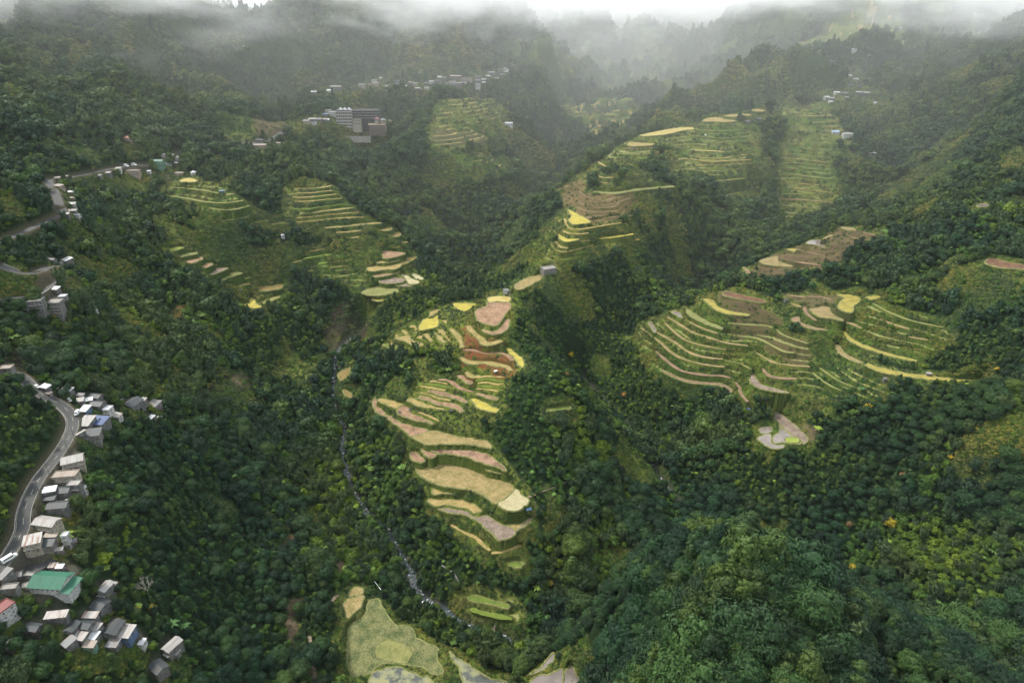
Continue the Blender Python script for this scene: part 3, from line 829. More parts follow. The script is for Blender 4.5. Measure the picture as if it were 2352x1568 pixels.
M = np.clip((DH - 8) / 45, 0, 1); M = M * M * (3 - 2 * M)
amp1 = np.interp(YY, [150, 400, 900, 1300, 2200], [2.0, 5, 12, 30, 46])
amp2 = np.interp(YY, [900, 1300, 2500], [0, 38, 85])
wx, wy = XX + 18 * fbm(XX / 90, YY / 90, 3, 11), YY + 18 * fbm(XX / 90, YY / 90, 3, 12)
H = H1 + M * (amp1 * (ridged(wx / 120, wy / 120, 4, 21) - 0.55) + amp2 * (ridged(wx / 420, wy / 420, 4, 31) - 0.6))
H = H + np.clip(M + 0.12, 0, 1) * 1.2 * fbm(XX / 14, YY / 14, 3, 41)

# ------------------------------------------------------------------ terraced hillsides too far off to trace one by one: steps cut into the slope
# frame | step m | tread colour kind | outline
STEP_TXT = '''
4.5 straw F11 860,690 1000,655 1230,620 1330,700 1350,800 1290,900 1180,950 1000,990 850,980 800,930 850,800
4 straw F11 1010,1045 1300,1040 1400,1080 1380,1130 1330,1175 1110,1195 1010,1110
4.6 straw F11 1700,690 1870,670 1960,630 2180,640 2400,665 2500,720 2380,740 2200,800 2060,880 1990,910 1880,860 1900,800 1780,760 1700,730
4 earth F11 2030,385 2340,372 2400,430 2250,440 2080,420
5 straw F11 1610,490 1760,340 1900,320 1880,380 1750,460 1650,500
5 straw F12 1140,120 1220,105 1440,160 1480,250 1560,330 1620,380 1480,385 1240,340 1000,330 780,320 780,280 900,225
6 olive F12 1990,105 2040,110 2110,200 1960,210
6 straw F12 90,190 230,120 340,140 330,190 100,225
3.5 olive F4 1080,85 1400,95 1500,240 1760,400 1560,540 1340,480 1100,440 1060,300
3.5 olive F4 60,100 300,70 520,130 720,220 860,330 1020,400 900,480 700,440 480,330 300,260 80,200
4 olive F2 1800,60 2130,50 2260,190 2270,350 2200,520 2260,850 1990,900 1790,890 1780,420 1850,250
3.5 olive F2 700,300 1150,200 1480,180 1660,300 1600,500 1580,620 1620,770 1300,790 1300,640 900,640 950,430 560,480 440,540 330,600 250,620 480,400
3 earth F2 80,690 250,620 330,720 700,720 640,920 300,960 120,800
3.5 olive F1 180,240 320,190 560,270 800,300 1080,400 1070,530 700,410 690,560 640,690 180,560 30,300
4 olive F1 1250,180 1440,150 1900,300 1830,420 1700,470 1260,300
3 olive F1 1000,540 1260,520 1500,590 1500,720 1100,700 980,610
2.6 green F3 720,1150 1100,1130 1420,1120 1800,1110 1780,1350 1700,1520 1100,1500 720,1400
4 olive F6 1420,560 1800,600 1880,720 1750,800 1500,740
3 straw F3 400,590 720,370 1000,330 1150,520 1230,700 1000,720 640,760 300,760
3 olive F15 1560,330 1700,180 2230,190 2230,250 1900,330 1560,430
3.5 olive F4 60,560 400,600 600,760 800,880 1040,900 1060,960 800,1080 600,940 420,850 200,740
3.5 olive F4 1060,640 1450,620 1700,780 1640,960 1400,860 1100,760
'''
REG = np.zeros((NR, NC), np.int16)                       # which stepped hillside a vertex belongs to
TREAD = np.zeros((NR, NC), np.float32)
LEVEL = np.zeros((NR, NC), np.int16)
steps = []
GRASSY = np.zeros((NR, NC), np.float32)                  # 1 = open grass, no trees
for i, line in enumerate(STEP_TXT.strip().splitlines()):
    st, kind, fr, pts = line.split(None, 3)
    st = float(st)
    xy = hit(H1, catmull(px(fr, pts), True, 3))[:, :2]
    b = block(xy, 4)
    if b is None: continue
    sd = poly_sdf(XX[b], YY[b], xy) + 5 * fbm(XX[b] / 25, YY[b] / 25, 2, 77)
    wgt = np.clip(-sd / 5, 0, 1)
    z = H[b] - 1.5 * fbm(XX[b] / 30, YY[b] / 30, 2, 61)
    q = z / st
    k = np.floor(q); fr_ = q - k
    tr = 0.42                                            # share of each step that is tread
    e = np.clip((fr_ - tr) / (1 - tr), 0, 1)
    zz = (k + e * e * (3 - 2 * e)) * st
    new = H[b] * (1 - wgt) + zz * wgt
    ok = (wgt > 0) & (REG[b] == 0)
    H[b] = np.where(ok, new, H[b])
    gate = fbm(XX[b] / 22 + k * 3.1, YY[b] / 40, 2, 71)  # treads overgrown here and there
    T = np.where(ok & (wgt > 0.7) & (fr_ < tr) & (gate > -0.42), 1.0, 0.0)
    TREAD[b] = np.where(ok, T, TREAD[b])
    LEVEL[b] = np.where(ok, k, LEVEL[b])
    REG[b] = np.where(ok, i + 1, REG[b])
    GRASSY[b] = np.maximum(GRASSY[b], np.where(sd < 2, 0.93, 0))
    steps.append(kind)

# ------------------------------------------------------------------ cut and bank the ground to the fields
FSD = np.full((NR, NC), 99.0, np.float32)
order = sorted(range(len(fields)), key=lambda i: fields[i]['z'])
for i in order:
    f = fields[i]
    m = 22
    b = block(f['out'], m)
    if b is None: continue
    sd = poly_sdf(XX[b], YY[b], f['out'])
    z = f['z'] - 0.25
    o = np.maximum(sd - 0.2, 0)
    lo, hi = z - 4.2 * o, z + 3.2 * o
    inside = sd < 0.8
    h = np.clip(H[b], lo, hi)
    h = np.where(inside, z, h)
    near = sd < m - 1
    other = FSD[b] < 0.8
    H[b] = np.where(near & ~(other & ~inside), h, H[b])
    FSD[b] = np.minimum(FSD[b], sd)
GRASSY = np.maximum(GRASSY, np.clip(1.25 - np.maximum(FSD - 2 + 2.5 * fbm(XX / 8, YY / 8, 2, 91), 0) / 4.5, 0, 1) * (0.97))
TREAD[FSD < 2] = 0
clr = fbm(XX / 55, YY / 55, 4, 131) - np.interp(YY, [330, 380, 700, 1300], [2, .62, .48, .30])      # grassy clearings in the bush
GRASSY = np.maximum(GRASSY, np.clip(clr * 9, 0, .6))

# roads, parking ground and streams
RSD = np.full((NR, NC), 99.0, np.float32)
def shape_line(p, w, cut, fill, depth=0.0, only_cut=False, reach=26):
    for s in range(0, len(p) - 1, 12):
        q = p[s:s + 14]
        b = block(q[:, :2], reach)
        if b is None: continue
        X, Y = XX[b], YY[b]
        best = np.full(X.shape, 1e9); zz = np.zeros(X.shape); ww = np.zeros(X.shape)
        for i in range(len(q) - 1):
            a, c = q[i], q[i + 1]
            e = c - a
            t = np.clip(((X - a[0]) * e[0] + (Y - a[1]) * e[1]) / (e[0] ** 2 + e[1] ** 2 + 1e-9), 0, 1)
            d = np.hypot(X - a[0] - t * e[0], Y - a[1] - t * e[1])
            u = d < best
            best = np.where(u, d, best); zz = np.where(u, a[2] + t * e[2], zz); ww = np.where(u, w[min(s + i, len(w) - 1)], ww)
        o = np.maximum(best - ww / 2, 0)
        hi = zz - depth + o * cut
        lo = zz - depth - o * fill
        h = np.minimum(H[b], hi)
        if not only_cut: h = np.maximum(h, lo)
        h = np.where(best < ww / 2, np.minimum(h, zz - depth) if only_cut else zz - depth, h)
        H[b] = np.where(best < reach, h, H[b])
        yield b, best - ww / 2
for name, w, p in for_roads:
    for b, sd in shape_line(p, np.full(len(p), w + 2.5), 1.3, 1.4, 0.06):
        RSD[b] = np.minimum(RSD[b], sd)
WSD = np.full((NR, NC), 99.0, np.float32)
for name, w, p in for_streams:
    for b, sd in shape_line(p, w, 1.1, 1.0, 1.1, True, 20):
        WSD[b] = np.minimum(WSD[b], sd)
# level ground under houses
YARD = np.full((NR, NC), 99.0, np.float32)
for k in range(len(HOUSE_XY)):
    x, y = HOUSE_XY[k]; rad = HOUSE_R[k]
    if sample(RSD, x, y) < 0: continue
    z = float(sample(H, x, y))
    b = block(np.array([[x - rad, y - rad], [x + rad, y + rad]]), 8)
    if b is None: continue
    d = np.hypot(XX[b] - x, YY[b] - y) - rad * 0.75
    o = np.maximum(d, 0)
    h = np.clip(H[b], z - 1.3 * o, z + 1.6 * o)
    H[b] = np.where((d < 7) & (RSD[b] > 0), h, H[b])
    YARD[b] = np.minimum(YARD[b], d)
    if k < len(HOUSE_XY) - 3:                            # cleared ground on the downhill, open side of the house
        far_ = math.hypot(x, y)
        for st_ in ((7, 15, 24) if far_ > 650 else (6,)):
            vx, vy = x - x / far_ * (rad + st_), y - y / far_ * (rad + st_)
            b = block(np.array([[vx - rad, vy - rad], [vx + rad, vy + rad]]), 4)
            if b is not None:
                dq = np.hypot(XX[b] - vx, YY[b] - vy) - rad
                GRASSY[b] = np.maximum(GRASSY[b], np.where(dq < 0, .8, 0))

# ------------------------------------------------------------------ ground colours (what grows or lies there; lighter grass on the middle spur also imitates sunlight)
def mixc(A, col, w):
    return A * (1 - w[..., None]) + np.array(col) * w[..., None]
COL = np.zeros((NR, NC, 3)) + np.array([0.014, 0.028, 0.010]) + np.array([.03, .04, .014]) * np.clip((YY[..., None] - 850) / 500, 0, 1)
n1 = np.clip(fbm(XX / 26, YY / 26, 4, 101) * 0.9 + 0.5, 0, 1)
n2 = np.clip(fbm(XX / 7, YY / 7, 3, 111) * 0.9 + 0.5, 0, 1)
grass = np.array([0.055, 0.088, 0.018])[None, None] * (1 - n1[..., None]) + np.array([0.105, 0.118, 0.030])[None, None] * n1[..., None]
grass = grass * (0.75 + 0.5 * n2[..., None])
g = np.clip(GRASSY * 1.4, 0, 1)[..., None]
COL = COL * (1 - g) + grass * g
PATCH_TXT = '''
.065,.070,.045 .6 F14 1000,170 1250,190 1420,120 1600,110 1850,110 1980,60 2130,40 2150,120 2010,230 1870,270 1700,290 1450,300 1240,290 1040,250
.060,.070,.040 .6 F14 640,190 960,150 980,255 650,265
.060,.070,.040 .6 F14 180,540 460,460 470,600 170,610
.060,.075,.040 .6 F12 980,600 1340,590 1350,700 980,700
.060,.075,.040 .6 F12 1130,490 1260,515 1270,590 1150,585
.060,.075,.040 .6 F12 1120,315 1330,325 1330,400 1140,405
.055,.085,.020 .5 F1 1000,540 1250,170 1450,150 1900,300 1830,420 1700,470 1260,300 1240,400 1500,590 1500,720 1100,700
.125,.145,.026 .8 F3 1560,60 1900,20 1960,200 1850,480 1800,640 1850,760 2060,930 1900,1130 1780,1350 1700,1560 700,1530 560,1380 760,1180 1180,1150 1220,900 880,830 420,800 150,820 400,610 700,400 1100,180 1400,190
.12,.14,.028 .8 F5 480,230 560,200 760,230 1300,330 1420,540 1560,760 1700,900 1720,1120 1640,1320 1560,1420 1380,1420 1100,1200 920,1060 900,900 780,720 760,560 500,340
.14,.14,.035 .75 F15 1680,20 1800,30 2240,200 2230,250 1880,340 1700,420 1600,520 1400,600 1340,640 1400,520 1600,330
.085,.12,.022 .7 P 1130,690 1165,655 1215,615 1290,560 1290,500 1320,500 1300,570 1255,622 1205,668 1185,700
.075,.11,.022 .6 F1 40,280 330,170 440,110 560,120 800,280 1060,400 1040,540 700,730 180,560
.14,.050,.026 .95 F3 1280,450 1420,470 1340,560 1520,620 1760,640 1760,740 1500,790 1830,830 1890,920 1880,1060 1770,1130 1600,1110 1560,1010 1300,1000 1420,1150 1360,1190 1220,1040 1210,860 1240,680
.085,.060,.038 .85 F1 555,75 800,130 780,150 880,200 930,260 850,290 900,320 1080,380 1060,530 900,500 760,420 760,370 560,320 600,240 520,160
.10,.070,.045 .9 F9 480,430 850,300 950,240 1150,300 1080,330 900,450 680,500 640,540 470,540
.10,.075,.05 .8 F1 930,90 1250,95 1240,150 1240,220 1330,240 1270,255 1100,230 1030,160
.12,.075,.045 .8 F2 80,690 250,620 330,720 660,720 640,930 300,970 130,820
.10,.075,.05 .6 F11 820,900 950,860 1200,900 1210,960 1100,1000 850,970
.12,.085,.06 .9 F6 330,560 380,545 450,590 400,650 350,750 320,880 420,1000 490,1154 440,1160 400,1000 290,880 280,700
.13,.09,.06 .9 F6 620,350 660,340 670,440 640,460
.12,.09,.06 .8 F6 740,430 780,430 780,490 750,500
.17,.11,.07 .9 F6 240,210 300,165 340,175 290,230 245,260
.14,.12,.05 .8 F13 430,780 520,790 650,890 620,920 480,860
.15,.11,.04 .9 F13 1120,960 1250,960 1300,1010 1160,1050
.26,.28,.04 .9 F13 1410,1130 1475,1135 1460,1190 1410,1195
.020,.018,.014 .9 F13 1380,1480 1560,1340 1700,1500 1690,1570 1400,1560
.11,.09,.06 .9 F13 1560,1400 1640,1360 1660,1480 1540,1500
.035,.028,.022 .9 F13 30,1240 150,1230 200,1350 120,1400 20,1340
.10,.10,.045 .7 F7 620,270 1240,280 1200,330 900,370 640,340
.10,.11,.03 .8 F7 1460,330 1600,320 1640,440 1560,480
.045,.033,.027 .8 F15 100,850 180,680 330,640 440,740 420,860 250,960 130,980
.16,.085,.05 .9 F12 640,690 690,640 700,690 650,715
.16,.10,.08 .7 F2 1520,890 1560,880 1680,1010 1640,1010
.14,.09,.07 .8 F9 490,1210 560,1210 590,1290 520,1290
.12,.085,.06 .7 F9 600,1290 680,1340 800,1400 820,1470 720,1470 640,1400
.05,.055,.04 .8 F10 850,1160 1200,1130 1250,1200 950,1240 860,1200
.07,.10,.022 .8 F10 520,1180 900,1190 1050,1230 900,1300 520,1280
.11,.11,.045 .8 F11 630,330 800,220 800,330 1050,290 1200,360 1250,430 900,520 560,480
.11,.075,.05 .7 F10 1700,800 1900,760 1960,860 1860,900 1700,920
'''
BARE = np.zeros((NR, NC), np.float32)
for line in PATCH_TXT.strip().splitlines():
    c, s, fr, pts = line.split(None, 3)
    c = [float(q) for q in c.split(',')]
    xy = hit(H1, catmull(px(fr, pts), True, 3))[:, :2]
    b = block(xy, 4)
    if b is None: continue
    sc_ = np.interp(YY[b], [300, 1500], [1, 3])
    sd = poly_sdf(XX[b], YY[b], xy) / sc_ + 3.0 * fbm(XX[b] / 9, YY[b] / 9, 3, 121)
    w = np.clip(-sd / 2, 0, 1) * float(s)
    COL[b] = mixc(COL[b], c, w * (0.75 + 0.25 * n2[b]))
    GRASSY[b] = np.maximum(GRASSY[b], np.where(w > 0.1, 0.96, 0))
    if c[0] > c[1] * 1.15: BARE[b] = np.maximum(BARE[b], np.where(w > .3, 1, 0))
gy_ = np.gradient(H, axis=0) / (np.gradient(YY, axis=0) + 1e-9); gx_ = np.gradient(H, axis=1) / (np.gradient(XX, axis=1) + 1e-9)
SLOPE = np.hypot(gx_, gy_)
bankw = np.clip((SLOPE - .75) / .9, 0, 1) * np.clip(GRASSY * 1.4, 0, 1)     # the weedy banks between fields are a darker growth than the flats
COL = COL * (1 - bankw[..., None] * .62) + np.array([.020, .040, .010]) * (bankw[..., None] * .62)
soil = np.clip(1 - RSD / 3, 0, 1) * (RSD < 3)
COL = mixc(COL, (.085, .07, .05), soil * 0.8)
COL = mixc(COL, (.075, .07, .06), np.clip(1 - YARD / 3, 0, 1) * 0.85)
COL = mixc(COL, (.10, .095, .085), np.clip(1 - WSD / 4, 0, 1) * (0.5 + 0.5 * n2))

# ------------------------------------------------------------------ materials
MATS = {}
def mat(name, build):
    if name in MATS: return MATS[name]
    m = bpy.data.materials.new(name)
    m.use_nodes = True
    nt = m.node_tree
    p = nt.nodes['Principled BSDF']
    build(nt, p)
    MATS[name] = m
    return m
def noise_ramp(nt, a, b, scale, detail=4, coord=None, lo=0.35, hi=0.65, rough=0.6):
    n = nt.nodes.new('ShaderNodeTexNoise')
    n.inputs['Scale'].default_value = scale
    n.inputs['Detail'].default_value = detail
    n.inputs['Roughness'].default_value = rough
    if coord is not None: nt.links.new(coord, n.inputs['Vector'])
    r = nt.nodes.new('ShaderNodeValToRGB')
    r.color_ramp.elements[0].position = lo; r.color_ramp.elements[1].position = hi
    r.color_ramp.elements[0].color = (*a, 1); r.color_ramp.elements[1].color = (*b, 1)
    nt.links.new(n.outputs['Fac'], r.inputs['Fac'])
    return r.outputs['Color'], n.outputs['Fac']
def world_pos(nt):
    return nt.nodes.new('ShaderNodeNewGeometry').outputs['Position']
def bump(nt, p, src, strength, dist):
    b = nt.nodes.new('ShaderNodeBump')
    b.inputs['Strength'].default_value = strength
    b.inputs['Distance'].default_value = dist
    nt.links.new(src, b.inputs['Height'])
    nt.links.new(b.outputs['Normal'], p.inputs['Normal'])
def mul(nt, a, b, fac=1.0, mode='MULTIPLY'):
    m = nt.nodes.new('ShaderNodeMixRGB'); m.blend_type = mode
    m.inputs['Fac'].default_value = fac
    for s, q in ((a, 'Color1'), (b, 'Color2')):
        if isinstance(s, tuple): m.inputs[q].default_value = (*s, 1)
        else: nt.links.new(s, m.inputs[q])
    return m.outputs['Color']

def b_ground(nt, p):
    at = nt.nodes.new('ShaderNodeAttribute'); at.attribute_name = 'ground_colour'
    pos = world_pos(nt)
    c, f = noise_ramp(nt, (.55, .58, .5), (1.45, 1.4, 1.3), 0.9, 6, pos, 0.3, 0.7, 0.7)
    nt.links.new(mul(nt, at.outputs['Color'], c), p.inputs['Base Color'])
    p.inputs['Roughness'].default_value = 1.0
    p.inputs['Specular IOR Level'].default_value = 0.1
    bump(nt, p, f, 1.0, 1.2)
M_ground = mat('ground', b_ground)
def b_field(kind):
    a, b = KINDS_ALB[kind]
    def f(nt, p):
        pos = world_pos(nt)
        sc = nt.nodes.new('ShaderNodeVectorMath'); sc.operation = 'MULTIPLY'; sc.inputs[1].default_value = (1, 1, 1)
        nt.links.new(pos, sc.inputs[0])
        big, _ = noise_ramp(nt, b, a, 0.14, 8, sc.outputs[0], 0.38, 0.58, 0.72)
        v = nt.nodes.new('ShaderNodeTexVoronoi'); v.inputs['Scale'].default_value = 0.8; nt.links.new(pos, v.inputs['Vector'])
        r = nt.nodes.new('ShaderNodeMapRange'); r.inputs[1].default_value = 0.1; r.inputs[2].default_value = 0.6
        r.inputs[3].default_value = 1.12; r.inputs[4].default_value = 0.76
        nt.links.new(v.outputs['Distance'], r.inputs[0])
        fine, ff_ = noise_ramp(nt, (.62, .64, .60), (1.32, 1.28, 1.22), 1.1, 5, pos, 0.3, 0.7, 0.75)
        c = mul(nt, big, fine)
        if kind in ('stub', 'straw', 'straw2', 'oliv2', 'plough', 'mud', 'orange', 'soil', 'earth'):
            comb = nt.nodes.new('ShaderNodeCombineXYZ')
            for q in range(3): nt.links.new(r.outputs[0], comb.inputs[q])
            c = mul(nt, c, comb.outputs[0])
        nt.links.new(c, p.inputs['Base Color'])
        p.inputs['Roughness'].default_value = 0.95
        p.inputs['Specular IOR Level'].default_value = 0.15
        bump(nt, p, ff_, 0.8, 0.4)
    return f
def b_water(nt, p):
    pos = world_pos(nt)
    c, f = noise_ramp(nt, (.12, .10, .085), (.20, .165, .14), 0.08, 4, pos)
    nt.links.new(c, p.inputs['Base Color'])
    p.inputs['Roughness'].default_value = 0.06
    n = nt.nodes.new('ShaderNodeTexNoise'); n.inputs['Scale'].default_value = 1.5; nt.links.new(pos, n.inputs['Vector'])
    bump(nt, p, n.outputs['Fac'], 0.05, 0.1)
def b_pond(nt, p):
    pos = world_pos(nt)
    c, f = noise_ramp(nt, (.055, .06, .05), (.19, .19, .085), 0.1, 6, pos, 0.42, 0.55, 0.7)
    nt.links.new(c, p.inputs['Base Color'])
    r = nt.nodes.new('ShaderNodeMapRange'); r.inputs[1].default_value = 0.42; r.inputs[2].default_value = 0.55
    r.inputs[3].default_value = 0.12; r.inputs[4].default_value = 0.8
    nt.links.new(f, r.inputs[0]); nt.links.new(r.outputs[0], p.inputs['Roughness'])
def field_mat(kind):
    if kind == 'water': return mat('paddy water', b_water)
    if kind == 'pond': return mat('weedy water', b_pond)
    return mat('field ' + kind, b_field(kind))
def b_bund(nt, p):
    c, f = noise_ramp(nt, (.07, .085, .02), (.20, .19, .07), 0.35, 5, world_pos(nt))
    nt.links.new(c, p.inputs['Base Color']); p.inputs['Roughness'].default_value = 1
    bump(nt, p, f, 1, 0.3)
M_bund = mat('grassy bank', b_bund)

def new_obj(name, me, parent=None, m=None, **props):
    o = bpy.data.objects.new(name, me)
    C.objects.link(o)
    if parent is not None: o.parent = parent
    if m is not None and me is not None and not me.materials: me.materials.append(m)
    for k, v in props.items(): o[k] = v
    return o
def empty(name, loc=(0, 0, 0), rz=0.0, **props):
    o = new_obj(name, None, **props)
    o.location = loc; o.rotation_euler = (0, 0, rz); o.empty_display_size = 1
    return o
def mesh(name, V, F, smooth=False):
    me = bpy.data.meshes.new(name)
    me.from_pydata([tuple(v) for v in V], [], F)
    if smooth: me.polygons.foreach_set('use_smooth', np.ones(len(me.polygons), bool))
    me.update()
    return me
def mesh_quads(name, V, Q, smooth=True):
    V = np.asarray(V, np.float32); Q = np.asarray(Q, np.int32)
    me = bpy.data.meshes.new(name)
    me.vertices.add(len(V)); me.vertices.foreach_set('co', V.ravel())
    me.loops.add(Q.size); me.loops.foreach_set('vertex_index', Q.ravel())
    me.polygons.add(len(Q)); me.polygons.foreach_set('loop_start', np.arange(0, Q.size, Q.shape[1], dtype=np.int32))
    if smooth: me.polygons.foreach_set('use_smooth', np.ones(len(Q), bool))
    me.update(calc_edges=True)
    return me

# ------------------------------------------------------------------ the ground sheet, with the far treads cut out as fields of their own
idx = np.arange(NR * NC).reshape(NR, NC)
quads = np.stack([idx[:-1, :-1], idx[:-1, 1:], idx[1:, 1:], idx[1:, :-1]], -1).reshape(-1, 4)
tq = (TREAD[:-1, :-1] + TREAD[:-1, 1:] + TREAD[1:, 1:] + TREAD[1:, :-1]).ravel() >= 3
VV = np.stack([XX, YY, H], -1).reshape(-1, 3)
CC = COL.reshape(-1, 3)
def colour_attr(me, c):
    a = me.color_attributes.new('ground_colour', 'FLOAT_COLOR', 'POINT')
    a.data.foreach_set('color', np.concatenate([c, np.ones((len(c), 1))], 1).astype(np.float32).ravel())
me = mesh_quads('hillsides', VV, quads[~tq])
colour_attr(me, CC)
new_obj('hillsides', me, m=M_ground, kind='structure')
# ------------------------------------------------------------------ rice terraces: one hillside is a thing, each field a part of it
FLIGHTS = {
 'C': ('terraced_spur', 'big terraced spur in the middle, stubble and yellow fields stepping down to the stream'),
 'M': ('terraced_spur', 'small bright yellow-green terraced saddle above the concrete hut, behind the big middle spur'),
 'W': ('terraced_hillside', 'steep fan of narrow straw terraces left of the dark gorge, brown fields at its foot'),
 'S': ('terraced_hillside', 'dull green overgrown terraces under the roadside village on the left slope'),
 'V': ('terraced_hillside', 'scattered small fields running diagonally through the bush on the left slope'),
 'B': ('terraced_hillside', 'broad hazy terraced ridge with pale straw pads along its crest, centre right'),
 'N': ('terraced_hillside', 'tall narrow ladder of green terraces below the tin-roofed hamlet, right of the gully'),
 'R': ('terraced_hillside', 'wide right-hand terraced hillside with mirror-wet paddies and dark soil banks'),
 'O': ('fish_pond', 'muddy brown pond with a square seed-bed, sunk in forest under the right terraces'),
 'D': ('terraced_valley_floor', 'olive and pondweed fields in the valley bottom at the lower edge of the picture'),
}
flight_obj = {}
for k, (nm, lab) in FLIGHTS.items():
    fs = [f for f in fields if f['fl'] == k]
    c = np.mean([f['ctr'] for f in fs], 0)
    flight_obj[k] = empty(nm, (c[0], c[1], float(np.mean([f['z'] for f in fs]))), label=lab, category='fish pond' if k == 'O' else 'rice terraces', kind='thing')
def bund_mesh(out, z, o, w, h):
    n = len(out)
    d = np.roll(out, -1, 0) - np.roll(out, 1, 0)
    d /= np.linalg.norm(d, axis=1)[:, None] + 1e-9
    nr = np.stack([d[:, 1], -d[:, 0]], 1)
    area = 0.5 * np.sum(out[:, 0] * np.roll(out[:, 1], -1) - np.roll(out[:, 0], -1) * out[:, 1])
    if area < 0: nr = -nr
    hh = h * (0.8 + 0.5 * vnoise(out[:, 0] / 3, out[:, 1] / 3, 9))
    ring = lambda off, zz: np.concatenate([out + nr * off - o[:2], (zz * np.ones(n))[:, None] - o[2]], 1)
    V = np.vstack([ring(0.75, z - 0.9), ring(0.3, z + hh * 0.9), ring(-0.25, z + hh), ring(-w, z - 0.05)])
    F = []
    for r in range(3):
        for i in range(n):
            j = (i + 1) % n
            F.append((r * n + i, r * n + j, (r + 1) * n + j, (r + 1) * n + i))
    return mesh('bank', V, F, True)
for f in fields:
    par = flight_obj[f['fl']]
    o = np.array(par.location)
    zt = f['z'] + (0.0 if f['kind'] in ('water', 'pond') else 0.06)
    loop = [Vector((a, b, 0)) for a, b in f['out']]
    tris = mgeo.tessellate_polygon([loop])
    n = len(f['out'])
    V = [(a - o[0], b - o[1], zt - o[2]) for a, b in f['out']] + [(a - o[0], b - o[1], zt - 1.1 - o[2]) for a, b in f['out']]
    F = [tuple(t) for t in tris] + [(i, (i + 1) % n, n + (i + 1) % n, n + i) for i in range(n)]
    me = mesh('paddy', V, F)
    # all top faces must look up
    for p_ in me.polygons:
        if len(p_.vertices) == 3 and p_.normal.z < 0: p_.flip()
    po = new_obj('paddy', me, par, field_mat(f['kind']))
    if f['w'] == 0 or f['w'] > 4:
        new_obj('bank', bund_mesh(f['out'], zt, o, 0.7, 0.35 if f['w'] == 0 else 0.2), po, M_bund)
# the stepped far hillsides
STEP_LABELS = ['hazy terraces tumbling down below the ridge village, overgrown with grass', 'neat bowl of thin pale terraces above the dark forest gorge',
 'sweeping contour terraces in the hazy valley head right of the ridge village', 'faint brown terraces under the dark wooded knoll at the back',
 'pale terraces on the slope under drifting mist, back centre', 'pyramid of straw terraces rising into the cloud above the tin-roofed hamlet',
 'small remote terraces under a lone white roof near the top right', 'misty terraces high at the back beneath the cloud']
quad_reg = REG.reshape(-1)[quads[:, 0]]; quad_lev = LEVEL.reshape(-1)[quads[:, 0]]
same = {8: 'W', 9: 'S', 10: 'N', 11: 'B', 12: 'B', 13: 'R', 14: 'R', 15: 'R', 16: 'C', 17: 'C', 18: 'C', 19: 'M', 20: 'V', 21: 'V'}
for i, kind in enumerate(steps):
    q = quads[tq & (quad_reg == i + 1)]
    lv = quad_lev[tq & (quad_reg == i + 1)]
    if not len(q): continue
    if i in same:
        par = flight_obj[same[i]]
    else:
        c = VV[q.ravel()].mean(0)
        par = empty('terraced_hillside', tuple(float(t) for t in c), label=STEP_LABELS[i], category='rice terraces', kind='thing')
    o = np.array(par.location)
    counts = {k: int((lv == k).sum()) for k in np.unique(lv)}
    big = [k for k, n_ in counts.items() if n_ > 25]
    for k in big + ['rest']:
        sel = q[lv == k] if k != 'rest' else q[~np.isin(lv, big)]
        if not len(sel): continue
        ids, inv = np.unique(sel, return_inverse=True)
        me = mesh_quads('paddy', VV[ids] - o, inv.reshape(-1, 4))
        po = new_obj('paddy', me, par, field_mat(kind))
        if k == 'rest': po['kind'] = 'stuff'; po.name = 'small_paddies'
# ------------------------------------------------------------------ foliage
def b_leaf(base, var, yel):
    def f(nt, p):
        oi = nt.nodes.new('ShaderNodeObjectInfo')
        r = nt.nodes.new('ShaderNodeValToRGB')
        e = r.color_ramp.elements
        e[0].position = 0.0; e[0].color = (*[c * (1 - var) for c in base], 1)
        e[1].position = 1.0; e[1].color = (*[c * (1 + var) * y for c, y in zip(base, yel)], 1)
        m_ = r.color_ramp.elements.new(0.5); m_.color = (*base, 1)
        nt.links.new(oi.outputs['Random'], r.inputs['Fac'])
        n = nt.nodes.new('ShaderNodeTexNoise'); n.inputs['Scale'].default_value = 0.012; n.inputs['Detail'].default_value = 3
        nt.links.new(oi.outputs['Location'], n.inputs['Vector'])
        mr = nt.nodes.new('ShaderNodeValToRGB')
        mr.color_ramp.elements[0].position = 0.38; mr.color_ramp.elements[0].color = (.62, .78, .95, 1)
        mr.color_ramp.elements[1].position = 0.62; mr.color_ramp.elements[1].color = (1.35, 1.15, .80, 1)
        nt.links.new(n.outputs['Fac'], mr.inputs['Fac'])
        pos = world_pos(nt)
        c2, _ = noise_ramp(nt, (.65, .7, .7), (1.35, 1.3, 1.1), 0.8, 3, pos, 0.35, 0.65)
        c = mul(nt, mul(nt, r.outputs['Color'], mr.outputs['Color']), c2)
        nt.links.new(c, p.inputs['Base Color'])
        p.inputs['Roughness'].default_value = 0.65
        p.inputs['Specular IOR Level'].default_value = 0.25
    return f
def b_bark(nt, p):
    c, f = noise_ramp(nt, (.07, .055, .04), (.16, .14, .11), 2.0, 4, world_pos(nt))
    nt.links.new(c, p.inputs['Base Color']); p.inputs['Roughness'].default_value = 0.95
M_bark = mat('bark', b_bark)
def leaf_quads(P, N, size, rs, elong=1.5, jitter=0.7):
    n = len(P)
    N = N + rs.normal(0, jitter, (n, 3))
    N /= np.linalg.norm(N, axis=1)[:, None] + 1e-9
    A = np.cross(N, rs.normal(0, 1, (n, 3))); A /= np.linalg.norm(A, axis=1)[:, None] + 1e-9
    B = np.cross(N, A)
    s = (size * rs.uniform(0.6, 1.3, n))[:, None]
    A, B = A * s * elong * 0.5, B * s * 0.5
    V = np.stack([P - A, P - B * 0.8, P + A, P + B * 0.8], 1).reshape(-1, 3)
    return V, np.arange(4 * n).reshape(-1, 4)
